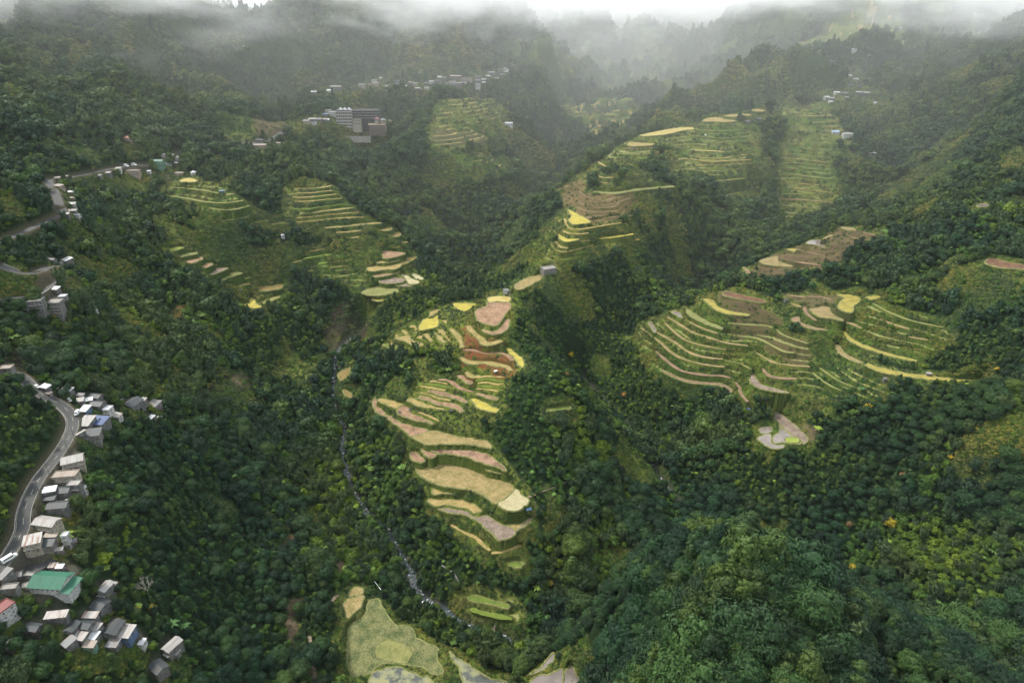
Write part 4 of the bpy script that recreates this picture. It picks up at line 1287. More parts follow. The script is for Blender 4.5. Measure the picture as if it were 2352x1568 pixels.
def ico(r, sub, rs, amp=0.15):
    bm = bmesh.new()
    bmesh.ops.create_icosphere(bm, subdivisions=sub, radius=1)
    V = np.array([v.co[:] for v in bm.verts]); F = [tuple(v.index for v in f.verts) for f in bm.faces]
    bm.free()
    off = rs.uniform(0, 50, 3)
    V = V * (1 + amp * (vnoise(V[:, 0] * 2 + off[0] + V[:, 2], V[:, 1] * 2 + off[1] + V[:, 2] * .7, 3)))[:, None] * np.array(r)
    return V, F
def crown_mesh(seed, lobes, clumps, per, leaf, core=0.64, up=0.35, spread=0.16, core_sub=1, elong=1.5):
    """lobes: (centre, radii). Leaf clumps sit on the lobes' surfaces over a leafy core."""
    rs = np.random.default_rng(seed)
    Vs, Fs, n0 = [], [], 0
    for c, r in lobes:
        c, r = np.array(c, float), np.array(r, float)
        V, F = ico(r * core, core_sub, rs)
        Vs.append(V + c); Fs += [tuple(i + n0 for i in f) for f in F]; n0 += len(V)
        d = rs.normal(0, 1, (clumps, 3)); d[:, 2] = d[:, 2] * 0.8 + up
        d /= np.linalg.norm(d, axis=1)[:, None]
        cc = c + d * r * rs.uniform(0.88, 1.08, clumps)[:, None]
        sub = rs.normal(0, 1, (clumps, per, 3)) * (spread * r.mean()) * rs.uniform(.6, 1.4, (clumps, 1, 1))
        sub[..., 2] *= 0.6
        P = (cc[:, None] + sub).reshape(-1, 3)
        N = np.repeat(d, per, 0) + np.array([0, 0, 0.3]) + sub.reshape(-1, 3) / (r.mean() * 0.3)
        V, Q = leaf_quads(P, N, leaf, rs, elong, 0.45)
        Vs.append(V); Fs += [tuple(int(k) + n0 for k in q) for q in Q]; n0 += len(V)
    return mesh('crown', np.vstack(Vs), Fs)
def tube(V, F, a, b, ra, rb, n=6):
    a, b = Vector(a), Vector(b)
    d = (b - a).normalized(); u = d.orthogonal().normalized(); w = d.cross(u)
    s = len(V)
    for c, r in ((a, ra), (b, rb)):
        for i in range(n):
            t = 2 * math.pi * i / n
            V.append(tuple(c + (u * math.cos(t) + w * math.sin(t)) * r))
    for i in range(n):
        j = (i + 1) % n
        F.append((s + i, s + j, s + n + j, s + n + i))
def trunk_mesh(h, r, limbs, seed):
    rs = random.Random(seed); V, F = [], []
    tube(V, F, (0, 0, -1.5), (0.1, 0, h * 0.5), r, r * 0.75)
    tube(V, F, (0.1, 0, h * 0.5), (0, 0.15, h), r * 0.75, r * 0.35)
    for l in limbs:
        z = rs.uniform(0.35, 0.7) * h
        tube(V, F, (0.05, 0, z), tuple(l), r * 0.4, r * 0.12)
    return mesh('trunk', V, F, True)
# crown recipes (heights in metres for scale 1)
def round_lobes(seed, R, h, n):
    rs = random.Random(seed)
    L = [((0, 0, h), (R * .78, R * .78, R * .7))]
    for i in range(n):
        a = 2 * math.pi * (i + rs.random() * .6) / n
        d = R * rs.uniform(.45, .68)
        L.append(((d * math.cos(a), d * math.sin(a), h - R * rs.uniform(.0, .55)), (R * rs.uniform(.42, .6),) * 2 + (R * rs.uniform(.36, .5),)))
    return L
def tall_lobes(seed, R, h, n):
    rs = random.Random(seed); L = []
    for i in range(n):
        t = i / (n - 1)
        a = rs.random() * 6.28; d = R * .42 * (1 - t)
        L.append(((d * math.cos(a), d * math.sin(a), h * (.35 + .65 * t)), (R * (.75 - .35 * t),) * 2 + (R * (.7 - .3 * t),)))
    return L
def plume_mesh(seed, n, h, per, leaf):
    """feathery grey-green plumes (bamboo, casuarina)"""
    rs = np.random.default_rng(seed)
    Vs, Fs, n0 = [], [], 0
    V, F = ico((1.5, 1.5, h * .36), 1, rs, .2)
    Vs.append(V + (0, 0, h * .42)); Fs += F; n0 += len(V)
    for i in range(n):
        a = rs.uniform(0, 6.28); lean = rs.uniform(.5, 2.6); hh = h * rs.uniform(.7, 1.05)
        t = rs.uniform(.35, 1, per) ** .7
        bend = lean * t ** 2.2
        P = np.stack([np.cos(a) * (bend + .6 * (1)), np.sin(a) * (bend + .6), hh * t * (1 - .12 * t)], 1) + rs.normal(0, .42, (per, 3)) * (1.25 - t[:, None] * .8)
        N = np.stack([np.cos(a) * np.ones(per), np.sin(a) * np.ones(per), .6 * np.ones(per)], 1)
        V, Q = leaf_quads(P, N, leaf, rs, 2.6, 0.7)
        Vs.append(V); Fs += [tuple(int(k) + n0 for k in q) for q in Q]; n0 += len(V)
    return mesh('crown', np.vstack(Vs), Fs)
def frond_mesh(seed, n, L, z, w, droop=.5, seg=4, flat=True, rise=.55):
    rs = random.Random(seed); V, F = [], []
    for i in range(n):
        a = 2 * math.pi * (i + rs.uniform(-.25, .25)) / n
        l = L * rs.uniform(.8, 1.1); r0 = rise * rs.uniform(.6, 1.3)
        prev = None
        for s in range(seg + 1):
            t = s / seg
            x = l * t; zz = z + l * (r0 * t - droop * t * t * 1.5)
            ww = w * math.sin(math.pi * min(.98, .12 + .86 * t)) * .5
            c, s_ = math.cos(a), math.sin(a)
            V += [(c * x - s_ * ww, s_ * x + c * ww, zz - ww * .35), (c * x, s_ * x, zz + .02), (c * x + s_ * ww, s_ * x - c * ww, zz - ww * .35)]
            k = len(V) - 3
            if prev is not None:
                F += [(prev, prev + 1, k + 1, k), (prev + 1, prev + 2, k + 2, k + 1)]
            prev = k
    return V, F
def fern_mesh(seed, L=2.6, z=3.0, n=13, w=.85):
    V, F = frond_mesh(seed, n, L, z, w, .42, 4)
    V2, F2 = frond_mesh(seed + 5, n // 2, L * .6, z + .15, w * .8, .1, 3, True, .9)
    F += [tuple(i + len(V) for i in f) for f in F2]; V += V2
    return mesh('crown', V, F)
def conifer_mesh(seed, h, R, layers, per, leaf):
    rs = np.random.default_rng(seed)
    Vs, Fs, n0 = [], [], 0
    for k in range(layers):
        t = k / layers
        r = R * (1 - t) ** .8 * rs.uniform(.8, 1.15)
        m_ = int(per * (1 - t * .7))
        a = rs.uniform(0, 6.28, m_); d = r * rs.uniform(.3, 1, m_) ** .6
        P = np.stack([np.cos(a) * d, np.sin(a) * d, h * (.22 + .78 * t) - d * .28 + rs.normal(0, .2, m_)], 1)
        N = np.stack([np.cos(a), np.sin(a), np.ones(m_) * .9], 1)
        V, Q = leaf_quads(P, N, leaf, rs, 2.0, .4)
        Vs.append(V); Fs += [tuple(int(q) + n0 for q in x) for x in Q]; n0 += len(V)
    V, F = ico((R * .45, R * .45, h * .36), 1, rs, .1)
    Vs.append(V + (0, 0, h * .55)); Fs += [tuple(i + n0 for i in f) for f in F]
    return mesh('crown', np.vstack(Vs), Fs)

LEAF = {
 'dark': mat('dark leaves', b_leaf((.013, .041, .015), .4, (1.5, 1.2, .9))),
 'olive': mat('olive leaves', b_leaf((.036, .070, .018), .3, (1.15, 1.05, .8))),
 'grey': mat('grey-green leaves', b_leaf((.042, .074, .034), .25, (1.0, 1.0, 1.0))),
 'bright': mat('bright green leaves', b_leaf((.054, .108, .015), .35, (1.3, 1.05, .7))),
 'fern': mat('fern fronds', b_leaf((.085, .16, .035), .3, (1.3, 1.1, .8))),
 'yellow': mat('yellow leaves', b_leaf((.30, .24, .025), .3, (1.1, 1.0, .7))),
 'red': mat('russet leaves', b_leaf((.16, .095, .04), .3, (1.1, 1.0, .8))),
 'straw': mat('dry grass', b_leaf((.11, .125, .038), .35, (1.1, 1.0, .8))),
}
# species: name, leaf, near crown, far crown, trunk
proto_col = bpy.data.collections.new('tree_sources')      # never linked: only the sources of the forest's instances
SPEC = []
def spec(kind, leaf, near, far, trunk):
    for m_ in (near, far):
        if m_ is not None and not m_.materials: m_.materials.append(LEAF[leaf])
    if trunk is not None and not trunk.materials: trunk.materials.append(M_bark)
    SPEC.append(dict(kind=kind, leaf=leaf, near=near, far=far, trunk=trunk))
lim = lambda L: [Vector(c) for c, r in L[1:5]]
for s, (R, h, n, lf) in enumerate([(4.2, 8.0, 6, 'dark'), (3.6, 7.0, 5, 'dark'), (4.6, 8.5, 7, 'olive')]):
    L = round_lobes(10 + s, R, h, n)
    spec('broadleaf_tree', lf, crown_mesh(20 + s, L, 34, 34, .38, spread=.17), crown_mesh(30 + s, L, 14, 8, 1.05, spread=.2, core=.72), trunk_mesh(h, .32, lim(L), s))
for s, lf in enumerate(['olive', 'dark']):
    L = tall_lobes(40 + s, 3.4, 9.5, 6)
    spec('tall_tree', lf, crown_mesh(50 + s, L, 34, 32, .38, spread=.16), crown_mesh(60 + s, L, 13, 8, 1.0, spread=.2, core=.72), trunk_mesh(8.5, .34, lim(L), 10 + s))
for s in range(2):
    spec('feathery_tree', 'grey', plume_mesh(70 + s, 34, 10.5, 90, .32), plume_mesh(80 + s, 16, 10.5, 26, .85), trunk_mesh(8, .2, [], 20 + s))
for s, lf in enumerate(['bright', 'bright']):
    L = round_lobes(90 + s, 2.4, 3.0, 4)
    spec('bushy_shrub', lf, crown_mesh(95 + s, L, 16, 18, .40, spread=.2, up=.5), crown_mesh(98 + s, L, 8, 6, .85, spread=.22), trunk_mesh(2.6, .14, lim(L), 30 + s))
spec('tree_fern', 'fern', fern_mesh(3), fern_mesh(4, 2.8, 3.0, 9, 1.1), trunk_mesh(3.0, .14, [], 41))
V_, F_ = frond_mesh(6, 8, 3.2, 3.2, 1.0, .55, 5, True, .9)
spec('banana_plant', 'fern', mesh('crown', V_, F_), mesh('crown', V_, F_), trunk_mesh(3.2, .2, [], 42))
spec('pine_tree', 'dark', conifer_mesh(5, 15, 3.4, 14, 90, .8), conifer_mesh(6, 15, 3.4, 10, 34, 1.3), trunk_mesh(13, .3, [], 43))
L = round_lobes(190, 3.4, 6.0, 5)
spec('yellowing_tree', 'yellow', crown_mesh(191, L, 16, 20, .45, core=.6), crown_mesh(192, L, 8, 6, .9), trunk_mesh(5.5, .25, lim(L), 44))
spec('russet_tree', 'red', crown_mesh(193, L, 16, 20, .45, core=.6), crown_mesh(194, L, 8, 6, .9), trunk_mesh(5.5, .25, lim(L), 45))
# grass and weed tufts for the banks
def tuft_mesh(seed, n, r, h, s):
    rs = np.random.default_rng(seed)
    P = rs.normal(0, r * .5, (n, 3)); P[:, 2] = np.abs(rs.normal(0, h * .5, n)) * np.exp(-(P[:, 0] ** 2 + P[:, 1] ** 2) / (r * r)) + .1
    N = np.stack([P[:, 0], P[:, 1], np.ones(n) * .8], 1)
    V, Q = leaf_quads(P, N, s, rs, 2.0, .6)
    return mesh('tuft', V, [tuple(int(k) for k in q) for q in Q])
for i, lf in enumerate(['bright', 'straw', 'olive']):
    t = tuft_mesh(200 + i, 60, 1.0, 1.0, .38)
    spec('grass_tuft', lf, t, t, None)
for i, s in enumerate(SPEC):
    for j, k in enumerate(('near', 'far')):
        o = bpy.data.objects.new('source_%02d' % (i * 2 + j), s[k])
        proto_col.objects.link(o)
NSP = len(SPEC)
IX = {'dark': [0, 1], 'olive': [2, 3], 'tall': [3, 4], 'grey': [5, 6], 'shrub': [7, 8], 'fern': [9], 'banana': [10], 'pine': [11], 'yellow': [12], 'russet': [13], 'tuft': [14, 15, 16]}

# where they stand
px_, py_, sp_ = [], [], []
y = 130.0
while y < 3300:
    a = float(np.interp(y, [130, 450, 700, 1000, 1500, 3300], [3.9, 4.3, 5.0, 5.8, 7.4, 13.0]))
    x = np.arange(-half_w(y) * .97, half_w(y) * .97, a)
    px_.append(x + rng.uniform(-.48, .48, len(x)) * a); py_.append(y + rng.uniform(-.48, .48, len(x)) * a); sp_.append(np.full(len(x), a))
    y += a
px_, py_, sp_ = np.concatenate(px_), np.concatenate(py_), np.concatenate(sp_)
# steep ground carries more crowns per metre of map
ex, ey, es = px_ + rng.uniform(-.5, .5, len(px_)) * sp_, py_ + rng.uniform(-.5, .5, len(px_)) * sp_, sp_
k_ = rng.uniform(0, 1, len(ex)) < np.clip((sample(SLOPE, ex, ey) - .35) * .9, 0, 1)
px_, py_, sp_ = np.concatenate([px_, ex[k_]]), np.concatenate([py_, ey[k_]]), np.concatenate([sp_, es[k_]])
gr = sample(GRASSY, px_, py_)
ok = rng.uniform(0, 1, len(px_)) > np.clip(gr * 1.35, 0, 1.0) * np.where(gr > .6, 0.985, 1)
ok &= ~((py_ < 330) & (px_ > 30) & (rng.uniform(0, 1, len(px_)) < .3))
ok &= (sample(FSD, px_, py_) > 2.2) & (sample(RSD, px_, py_) > 2.0) & (sample(WSD, px_, py_) > .4) & (sample(YARD, px_, py_) > 2.0)
px_, py_, sp_, gr = px_[ok], py_[ok], sp_[ok], gr[ok]
pz_ = sample(H, px_, py_)
def project(x, y, z):
    z = z - CAMZ
    t = y * CP - z * SP
    u = 1176 + 1568 * x / t
    v = 784 - 1568 * (y * SP + z * CP) / t
    return u, v, t
U, Vv, T = project(px_, py_, pz_)
mean_a = sp_
# species by place
n = len(px_)
R1 = rng.uniform(0, 1, n)
zone = fbm(px_ / 60, py_ / 60, 3, 201)
zone2 = fbm(px_ / 35, py_ / 35, 3, 211)
spc = np.empty(n, int)
pick = lambda k: np.array(IX[k])[rng.integers(0, len(IX[k]), n)]
spc[:] = pick('dark')
def put(mask, key): spc[mask] = pick(key)[mask]
put(R1 < .30, 'olive')
put((zone > .18) & (R1 > .25), 'grey')
put((zone2 > .2) & (R1 < .5), 'shrub')
put((zone2 < -.30) & (R1 < .8), 'shrub')
put((zone < -.28) & (R1 > .4), 'tall')
put((R1 > .955), 'fern')
put((R1 > .985), 'banana')
sunny = (U > 780) & (U < 1300) & (Vv > 560) & (Vv < 1330)     # lush bushes round the middle spur; their brighter leaf colour also imitates sunlight
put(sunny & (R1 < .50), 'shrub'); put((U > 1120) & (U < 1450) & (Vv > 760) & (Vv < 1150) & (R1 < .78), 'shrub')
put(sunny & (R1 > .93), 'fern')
hill = (py_ < 330) & (px_ > 30)                                # the wooded hill closest to the camera
put(hill & (R1 < .40), 'tall'); put(hill & (R1 > .40) & (R1 < .86), 'dark'); put(hill & (R1 > .86) & (R1 < .92), 'grey'); put(hill & (R1 > .92) & (R1 < .96), 'olive')
put((px_ > 60) & (py_ > 335) & (py_ < 520) & (R1 < .7) & (zone2 > -.1), 'dark')
far_m = (py_ > 800) & np.isin(spc, IX['shrub']) & (rng.uniform(0, 1, n) < .8); put(far_m, 'olive'); put((py_ > 900) & (R1 > .35) & (R1 < .8), 'olive')
put((py_ > 1150) & (R1 > .90), 'pine')
put((R1 > .5) & (R1 < .5005), 'yellow'); put((R1 > .6) & (R1 < .6003), 'russet')
put(gr > .5, 'shrub')
scl = np.interp(sp_, [3.9, 5, 5.8, 7.4, 13.0], [.92, .98, 1.05, 1.25, 2.0]) * np.exp(rng.normal(-.04, .27, n)).clip(.5, 1.9)
scl *= np.where(np.isin(spc, IX['shrub']), 1.1, 1.0) * np.where(hill, 1.5, 1.0) * np.where(gr > .4, .6, 1)
scl *= np.clip(.8 + .5 * zone, .6, 1.2)
rot = rng.uniform(0, 6.283, n)
sink = rng.uniform(0.2, 1.2, n) * scl

# low growth between the fields and on the banks
bx, by, bs = [], [], []
y = 180.0
while y < 1600:
    a = float(np.interp(y, [180, 500, 900, 1500], [1.5, 1.8, 2.8, 4.2]))
    x = np.arange(-half_w(y) * .9, half_w(y) * .9, a)
    x = x + rng.uniform(-.5, .5, len(x)) * a; yy = y + rng.uniform(-.5, .5, len(x)) * a
    g_ = sample(GRASSY, x, yy); f_ = sample(FSD, x, yy)
    k = (g_ > .25) & (f_ > .9) & (sample(TREAD, x, yy) < .4) & (sample(RSD, x, yy) > .5) & (sample(YARD, x, yy) > 1) & ((y < 1000) | (sample(REG.astype(float), x, yy) < .01) | (rng.uniform(0, 1, len(x)) < .45)) & (sample(WSD, x, yy) > .3) & (rng.uniform(0, 1, len(x)) < .62)
    st_k = k & (sample(SLOPE, x, yy) > .8)
    for _q in range(4):
        bx.append(x[st_k] + rng.uniform(-a, a, int(st_k.sum()))); by.append(yy[st_k] + rng.uniform(-a, a, int(st_k.sum()))); bs.append(np.full(int(st_k.sum()), a * 1.1))
    bx.append(x[k]); by.append(yy[k]); bs.append(np.full(int(k.sum()), a))
    y += a
bx, by, bs = np.concatenate(bx), np.concatenate(by), np.concatenate(bs)
kk_ = (sample(FSD, bx, by) > .8) & (rng.uniform(0, 1, len(bx)) > sample(BARE, bx, by) * .82) & (sample(TREAD, bx, by) < .4) & (sample(RSD, bx, by) > .5)
bx, by, bs = bx[kk_], by[kk_], bs[kk_]
bz = sample(H, bx, by)

def instancer(name, X, Y, Z, var, rt, sc_, **props):
    me = bpy.data.meshes.new(name)
    me.vertices.add(len(X)); me.vertices.foreach_set('co', np.stack([X, Y, Z], 1).astype(np.float32).ravel())
    for nm, tp, arr in (('variant', 'INT', var.astype(np.int32)), ('turn', 'FLOAT', rt.astype(np.float32)), ('size', 'FLOAT', sc_.astype(np.float32))):
        a = me.attributes.new(nm, tp, 'POINT'); a.data.foreach_set('value', arr)
    o = new_obj(name, me, **props)
    ng = bpy.data.node_groups.new(name, 'GeometryNodeTree')
    ng.interface.new_socket('Geometry', in_out='INPUT', socket_type='NodeSocketGeometry')
    ng.interface.new_socket('Geometry', in_out='OUTPUT', socket_type='NodeSocketGeometry')
    N, K = ng.nodes, ng.links
    gi, go = N.new('NodeGroupInput'), N.new('NodeGroupOutput')
    ip = N.new('GeometryNodeInstanceOnPoints')
    ci_ = N.new('GeometryNodeCollectionInfo'); ci_.inputs['Collection'].default_value = proto_col
    ci_.inputs['Separate Children'].default_value = True; ci_.inputs['Reset Children'].default_value = True
    def attr(nm, tp):
        q = N.new('GeometryNodeInputNamedAttribute'); q.data_type = tp; q.inputs['Name'].default_value = nm
        return next(s for s in q.outputs if s.enabled and s.name == 'Attribute')
    cx = N.new('ShaderNodeCombineXYZ')
    K.new(attr('turn', 'FLOAT'), cx.inputs['Z'])
    K.new(gi.outputs[0], ip.inputs['Points']); K.new(ci_.outputs[0], ip.inputs['Instance'])
    ip.inputs['Pick Instance'].default_value = True
    K.new(attr('variant', 'INT'), ip.inputs['Instance Index'])
    K.new(cx.outputs[0], ip.inputs['Rotation']); K.new(attr('size', 'FLOAT'), ip.inputs['Scale'])
    K.new(ip.outputs[0], go.inputs[0])
    md = o.modifiers.new('scatter', 'NODES'); md.node_group = ng
    return o

near_lod = T < 600
infr = (U > 0) & (U < 2352) & (Vv > 0) & (Vv < 1568)
app = np.where(infr & ~np.isin(spc, [9, 10]), scl / T * np.where(np.isin(spc, IX['shrub']), .55, 1), 0)
single = np.zeros(n, bool); single[np.argsort(-app)[:290]] = True
s_ = ~single
instancer('forest', px_[s_], py_[s_], (pz_ - sink)[s_], (spc * 2 + ~near_lod)[s_], rot[s_], scl[s_], kind='stuff')
tv = np.array(IX['tuft'])[rng.integers(0, 3, len(bx))]
wet = fbm(bx / 30, by / 30, 2, 221)
tv = np.where((wet > .1) & (tv == 14), 15, tv)
instancer('undergrowth', bx, by, bz - .1, tv * 2, rng.uniform(0, 6.28, len(bx)), bs * rng.uniform(.35, .85, len(bx)), kind='stuff')

# the trees that show largest stand as trees of their own
TREE_LABEL = {'broadleaf_tree': 'round-crowned %s tree', 'tall_tree': 'tall lumpy %s tree', 'feathery_tree': 'feathery %s tree', 'bushy_shrub': 'low %s bush',
              'pine_tree': 'pointed %s pine', 'yellowing_tree': '%s tree', 'russet_tree': '%s tree'}
LEAF_WORD = {'dark': 'dark green', 'olive': 'olive green', 'grey': 'grey-green', 'bright': 'fresh green', 'yellow': 'yellow-leaved', 'red': 'russet-leaved'}
made = {}
def plant(i_spec, loc, r, s, label, cat, group=None):
    sp = SPEC[i_spec]
    if i_spec not in made:
        root = empty(sp['kind'])
        kids = [new_obj('crown', sp['near'], root)]
        if sp['trunk'] is not None: kids.append(new_obj('trunk', sp['trunk'], root))
        made[i_spec] = root
        first = True
    else:
        src = made[i_spec]
        root = src.copy(); C.objects.link(root)
        for ch in src.children:
            c = ch.copy(); C.objects.link(c); c.parent = root
    root.location = loc; root.rotation_euler = (0, 0, r); root.scale = (s, s, s)
    root['label'] = label; root['category'] = cat
    if group: root['group'] = group
    elif 'group' in root: del root['group']
    return root
q_size = np.quantile(scl[single], [.25, .5, .8])
for i in np.nonzero(single)[0]:
    sp = SPEC[spc[i]]
    if px_[i] > 20 and py_[i] < 345:
        uu, vv = U[i], Vv[i]
        area = ('on the lower-right wooded hill, ' + ('left flank' if uu < 1450 else 'rounded top' if vv < 1330 and uu < 1850 else 'bottom middle' if vv > 1460 and uu < 1850
                else 'middle of its face' if uu < 1850 else 'low right shoulder' if vv > 1460 else 'falling right crest'))
    elif py_[i] > 345 and px_[i] > 60: area = 'on the dark slope behind the lower-right hill'
    elif px_[i] < -130 and U[i] < 520: area = 'beside the roadside village at the lower left'
    elif px_[i] < 0: area = 'on the slope above the olive valley-floor field'
    else: area = 'in the valley bottom near the rocky stream'
    q_ = np.searchsorted(q_size, scl[i])
    kind_l = ('small ', 'mid-sized ', 'large ', 'very large ')[q_] + TREE_LABEL[sp['kind']] % LEAF_WORD[sp['leaf']]
    plant(spc[i], (px_[i], py_[i], pz_[i] - sink[i]), rot[i], scl[i], kind_l + ' ' + area, 'bush' if 'shrub' in sp['kind'] else 'tree', kind_l + 's ' + area)
# ------------------------------------------------------------------ air: an even haze, and cloud hanging in the valley head
def box_mesh(name, a, b):
    V = [(x, y, z) for x in (a[0], b[0]) for y in (a[1], b[1]) for z in (a[2], b[2])]
    F = [(0, 1, 3, 2), (4, 6, 7, 5), (0, 4, 5, 1), (2, 3, 7, 6), (0, 2, 6, 4), (1, 5, 7, 3)]
    return mesh(name, V, F)
ztop = float(H.max()) + 40
zbot = float(H.min()) - 4
hm = bpy.data.materials.new('haze'); hm.use_nodes = True
nt = hm.node_tree; nt.nodes.clear()
vo = nt.nodes.new('ShaderNodeVolumePrincipled'); mo = nt.nodes.new('ShaderNodeOutputMaterial')
vo.inputs['Color'].default_value = (.86, .93, 1.0, 1); vo.inputs['Density'].default_value = HAZE; vo.inputs['Anisotropy'].default_value = 0.0
nt.links.new(vo.outputs[0], mo.inputs['Volume'])
new_obj('haze', box_mesh('haze', (-3300, -320, zbot), (3300, 3720, ztop)), m=hm, kind='stuff')

cm = bpy.data.materials.new('low cloud'); cm.use_nodes = True
nt = cm.node_tree; nt.nodes.clear(); L_ = nt.links
vo = nt.nodes.new('ShaderNodeVolumePrincipled'); mo = nt.nodes.new('ShaderNodeOutputMaterial')
vo.inputs['Color'].default_value = (.985, .985, .99, 1); vo.inputs['Anisotropy'].default_value = 0.1
L_.new(vo.outputs[0], mo.inputs['Volume'])
pos = world_pos(nt)
def math_(op, a, b=None, clamp=False):
    q = nt.nodes.new('ShaderNodeMath'); q.operation = op; q.use_clamp = clamp
    for i, v in enumerate((a, b)):
        if v is None: continue
        if isinstance(v, (int, float)): q.inputs[i].default_value = v
        else: L_.new(v, q.inputs[i])
    return q.outputs[0]
sep = nt.nodes.new('ShaderNodeSeparateXYZ'); L_.new(pos, sep.inputs[0])
sc = nt.nodes.new('ShaderNodeVectorMath'); sc.operation = 'MULTIPLY'; sc.inputs[1].default_value = (1 / 260., 1 / 330., 1 / 110.)
L_.new(pos, sc.inputs[0])
n1_ = nt.nodes.new('ShaderNodeTexNoise'); n1_.inputs['Scale'].default_value = 1.0; n1_.inputs['Detail'].default_value = 4.5; n1_.inputs['Roughness'].default_value = .62
L_.new(sc.outputs[0], n1_.inputs['Vector'])
# the cloud base sags on the left and lifts to the right
base = math_('ADD', math_('MULTIPLY', sep.outputs['X'], 0.010), CLOUD_BASE)
base = math_('SUBTRACT', base, math_('MULTIPLY', math_('MAXIMUM', math_('SUBTRACT', sep.outputs['Y'], 1500), 0.0), 0.035))
hgt = math_('DIVIDE', math_('SUBTRACT', sep.outputs['Z'], base), 85.0)
dens = math_('ADD', math_('MULTIPLY', math_('SUBTRACT', n1_.outputs['Fac'], 0.5), 6.5), hgt)
dens = math_('MULTIPLY', math_('MULTIPLY', dens, CLOUD_DENS), 1.0)
dens = math_('MINIMUM', math_('MAXIMUM', dens, 0.0), CLOUD_DENS * 2.0)
near_ = math_('MULTIPLY', math_('SUBTRACT', sep.outputs['Y'], 850), 1 / 450., True)
dens = math_('MULTIPLY', dens, near_)
far_ = math_('MULTIPLY', math_('MULTIPLY', math_('SUBTRACT', sep.outputs['Y'], 560), 1 / 1800., True), FAR_MIST)
dens = math_('ADD', dens, far_)
L_.new(dens, vo.inputs['Density'])
new_obj('low_cloud', box_mesh('low_cloud', (-2900, 560, 120), (2900, 3650, 535)), m=cm, kind='stuff')
# ------------------------------------------------------------------ roads, stream
def strip(p, offs, zoff=0.0):
    """sheet along line p between the given sideways offsets (arrays or numbers)"""
    tn = np.gradient(p[:, :2], axis=0); tn /= np.linalg.norm(tn, axis=1)[:, None] + 1e-9
    nr = np.stack([-tn[:, 1], tn[:, 0]], 1)
    V, m = [], len(p)
    for k, o in enumerate(offs):
        q = p[:, :2] + nr * (np.ones(m) * o)[:, None]
        z = p[:, 2] + (zoff[k] if isinstance(zoff, (list, tuple)) else zoff)
        V.append(np.column_stack([q, z]))
    F = []
    for k in range(len(offs) - 1):
        for i in range(m - 1):
            F.append((k * m + i, (k + 1) * m + i, (k + 1) * m + i + 1, k * m + i + 1)[::-1])
    return np.vstack(V), F
def resample(p, step):
    d = np.concatenate([[0], np.cumsum(np.linalg.norm(np.diff(p, axis=0), axis=1))])
    s = np.arange(0, d[-1], step)
    return np.stack([np.interp(s, d, p[:, k]) for k in range(p.shape[1])], 1)
def b_asphalt(nt, p):
    pos = world_pos(nt)
    c, f = noise_ramp(nt, (.024, .026, .026), (.042, .041, .038), 0.25, 6, pos, .35, .65, .7)
    c2, _ = noise_ramp(nt, (.85, .85, .85), (1.15, 1.15, 1.15), 3, 3, pos)
    nt.links.new(mul(nt, c, c2), p.inputs['Base Color']); p.inputs['Roughness'].default_value = .75
def b_flat(c, rough=.7, var=.15, sc=1.5):
    def f(nt, p):
        a, _ = noise_ramp(nt, tuple(q * (1 - var) for q in c), tuple(min(.95, q * (1 + var)) for q in c), sc, 5, world_pos(nt))
        nt.links.new(a, p.inputs['Base Color']); p.inputs['Roughness'].default_value = rough
    return f
M_asphalt = mat('asphalt', b_asphalt)
M_concrete = mat('weathered concrete', b_flat((.27, .25, .22), .9, .3, .5))
M_line = mat('road paint', b_flat((.28, .265, .21), .7, .25, 1.0))
M_dirt = mat('dirt', b_flat((.17, .13, .09), 1, .3, .5))
for name, w, p in for_roads:
    q = resample(p, 2.0)
    V, F = strip(q, [w / 2, 0, -w / 2], [0.0, .05, 0.0])
    r_ = new_obj('road', mesh('road', V, F, True), m=M_asphalt, kind='structure')
    if name == 'far':
        continue
    V, F = strip(q, [w / 2 - .25, w / 2 - .42], .045); V2, F2 = strip(q, [-w / 2 + .42, -w / 2 + .25], .045)
    new_obj('edge_line', mesh('edge_line', np.vstack([V, V2]), F + [tuple(i + len(V) for i in f) for f in F2]), m=M_line, kind='structure')
    VV2, FF2 = [], []
    for s in range(0, len(q) - 2, 5):
        V, F = strip(q[s:s + 3], [.11, -.11], .06)
        FF2 += [tuple(i + len(VV2) for i in f) for f in F]; VV2 += [tuple(v) for v in V]
    new_obj('centre_line', mesh('centre_line', VV2, FF2), m=M_line, kind='structure')
    V, F = strip(q, [-w / 2 - .1, -w / 2 - .12, -w / 2 - .5, -w / 2 - .52], [0.0, .5, .5, -1.2])
    new_obj('kerb', mesh('kerb', V, F), m=M_concrete, kind='structure')
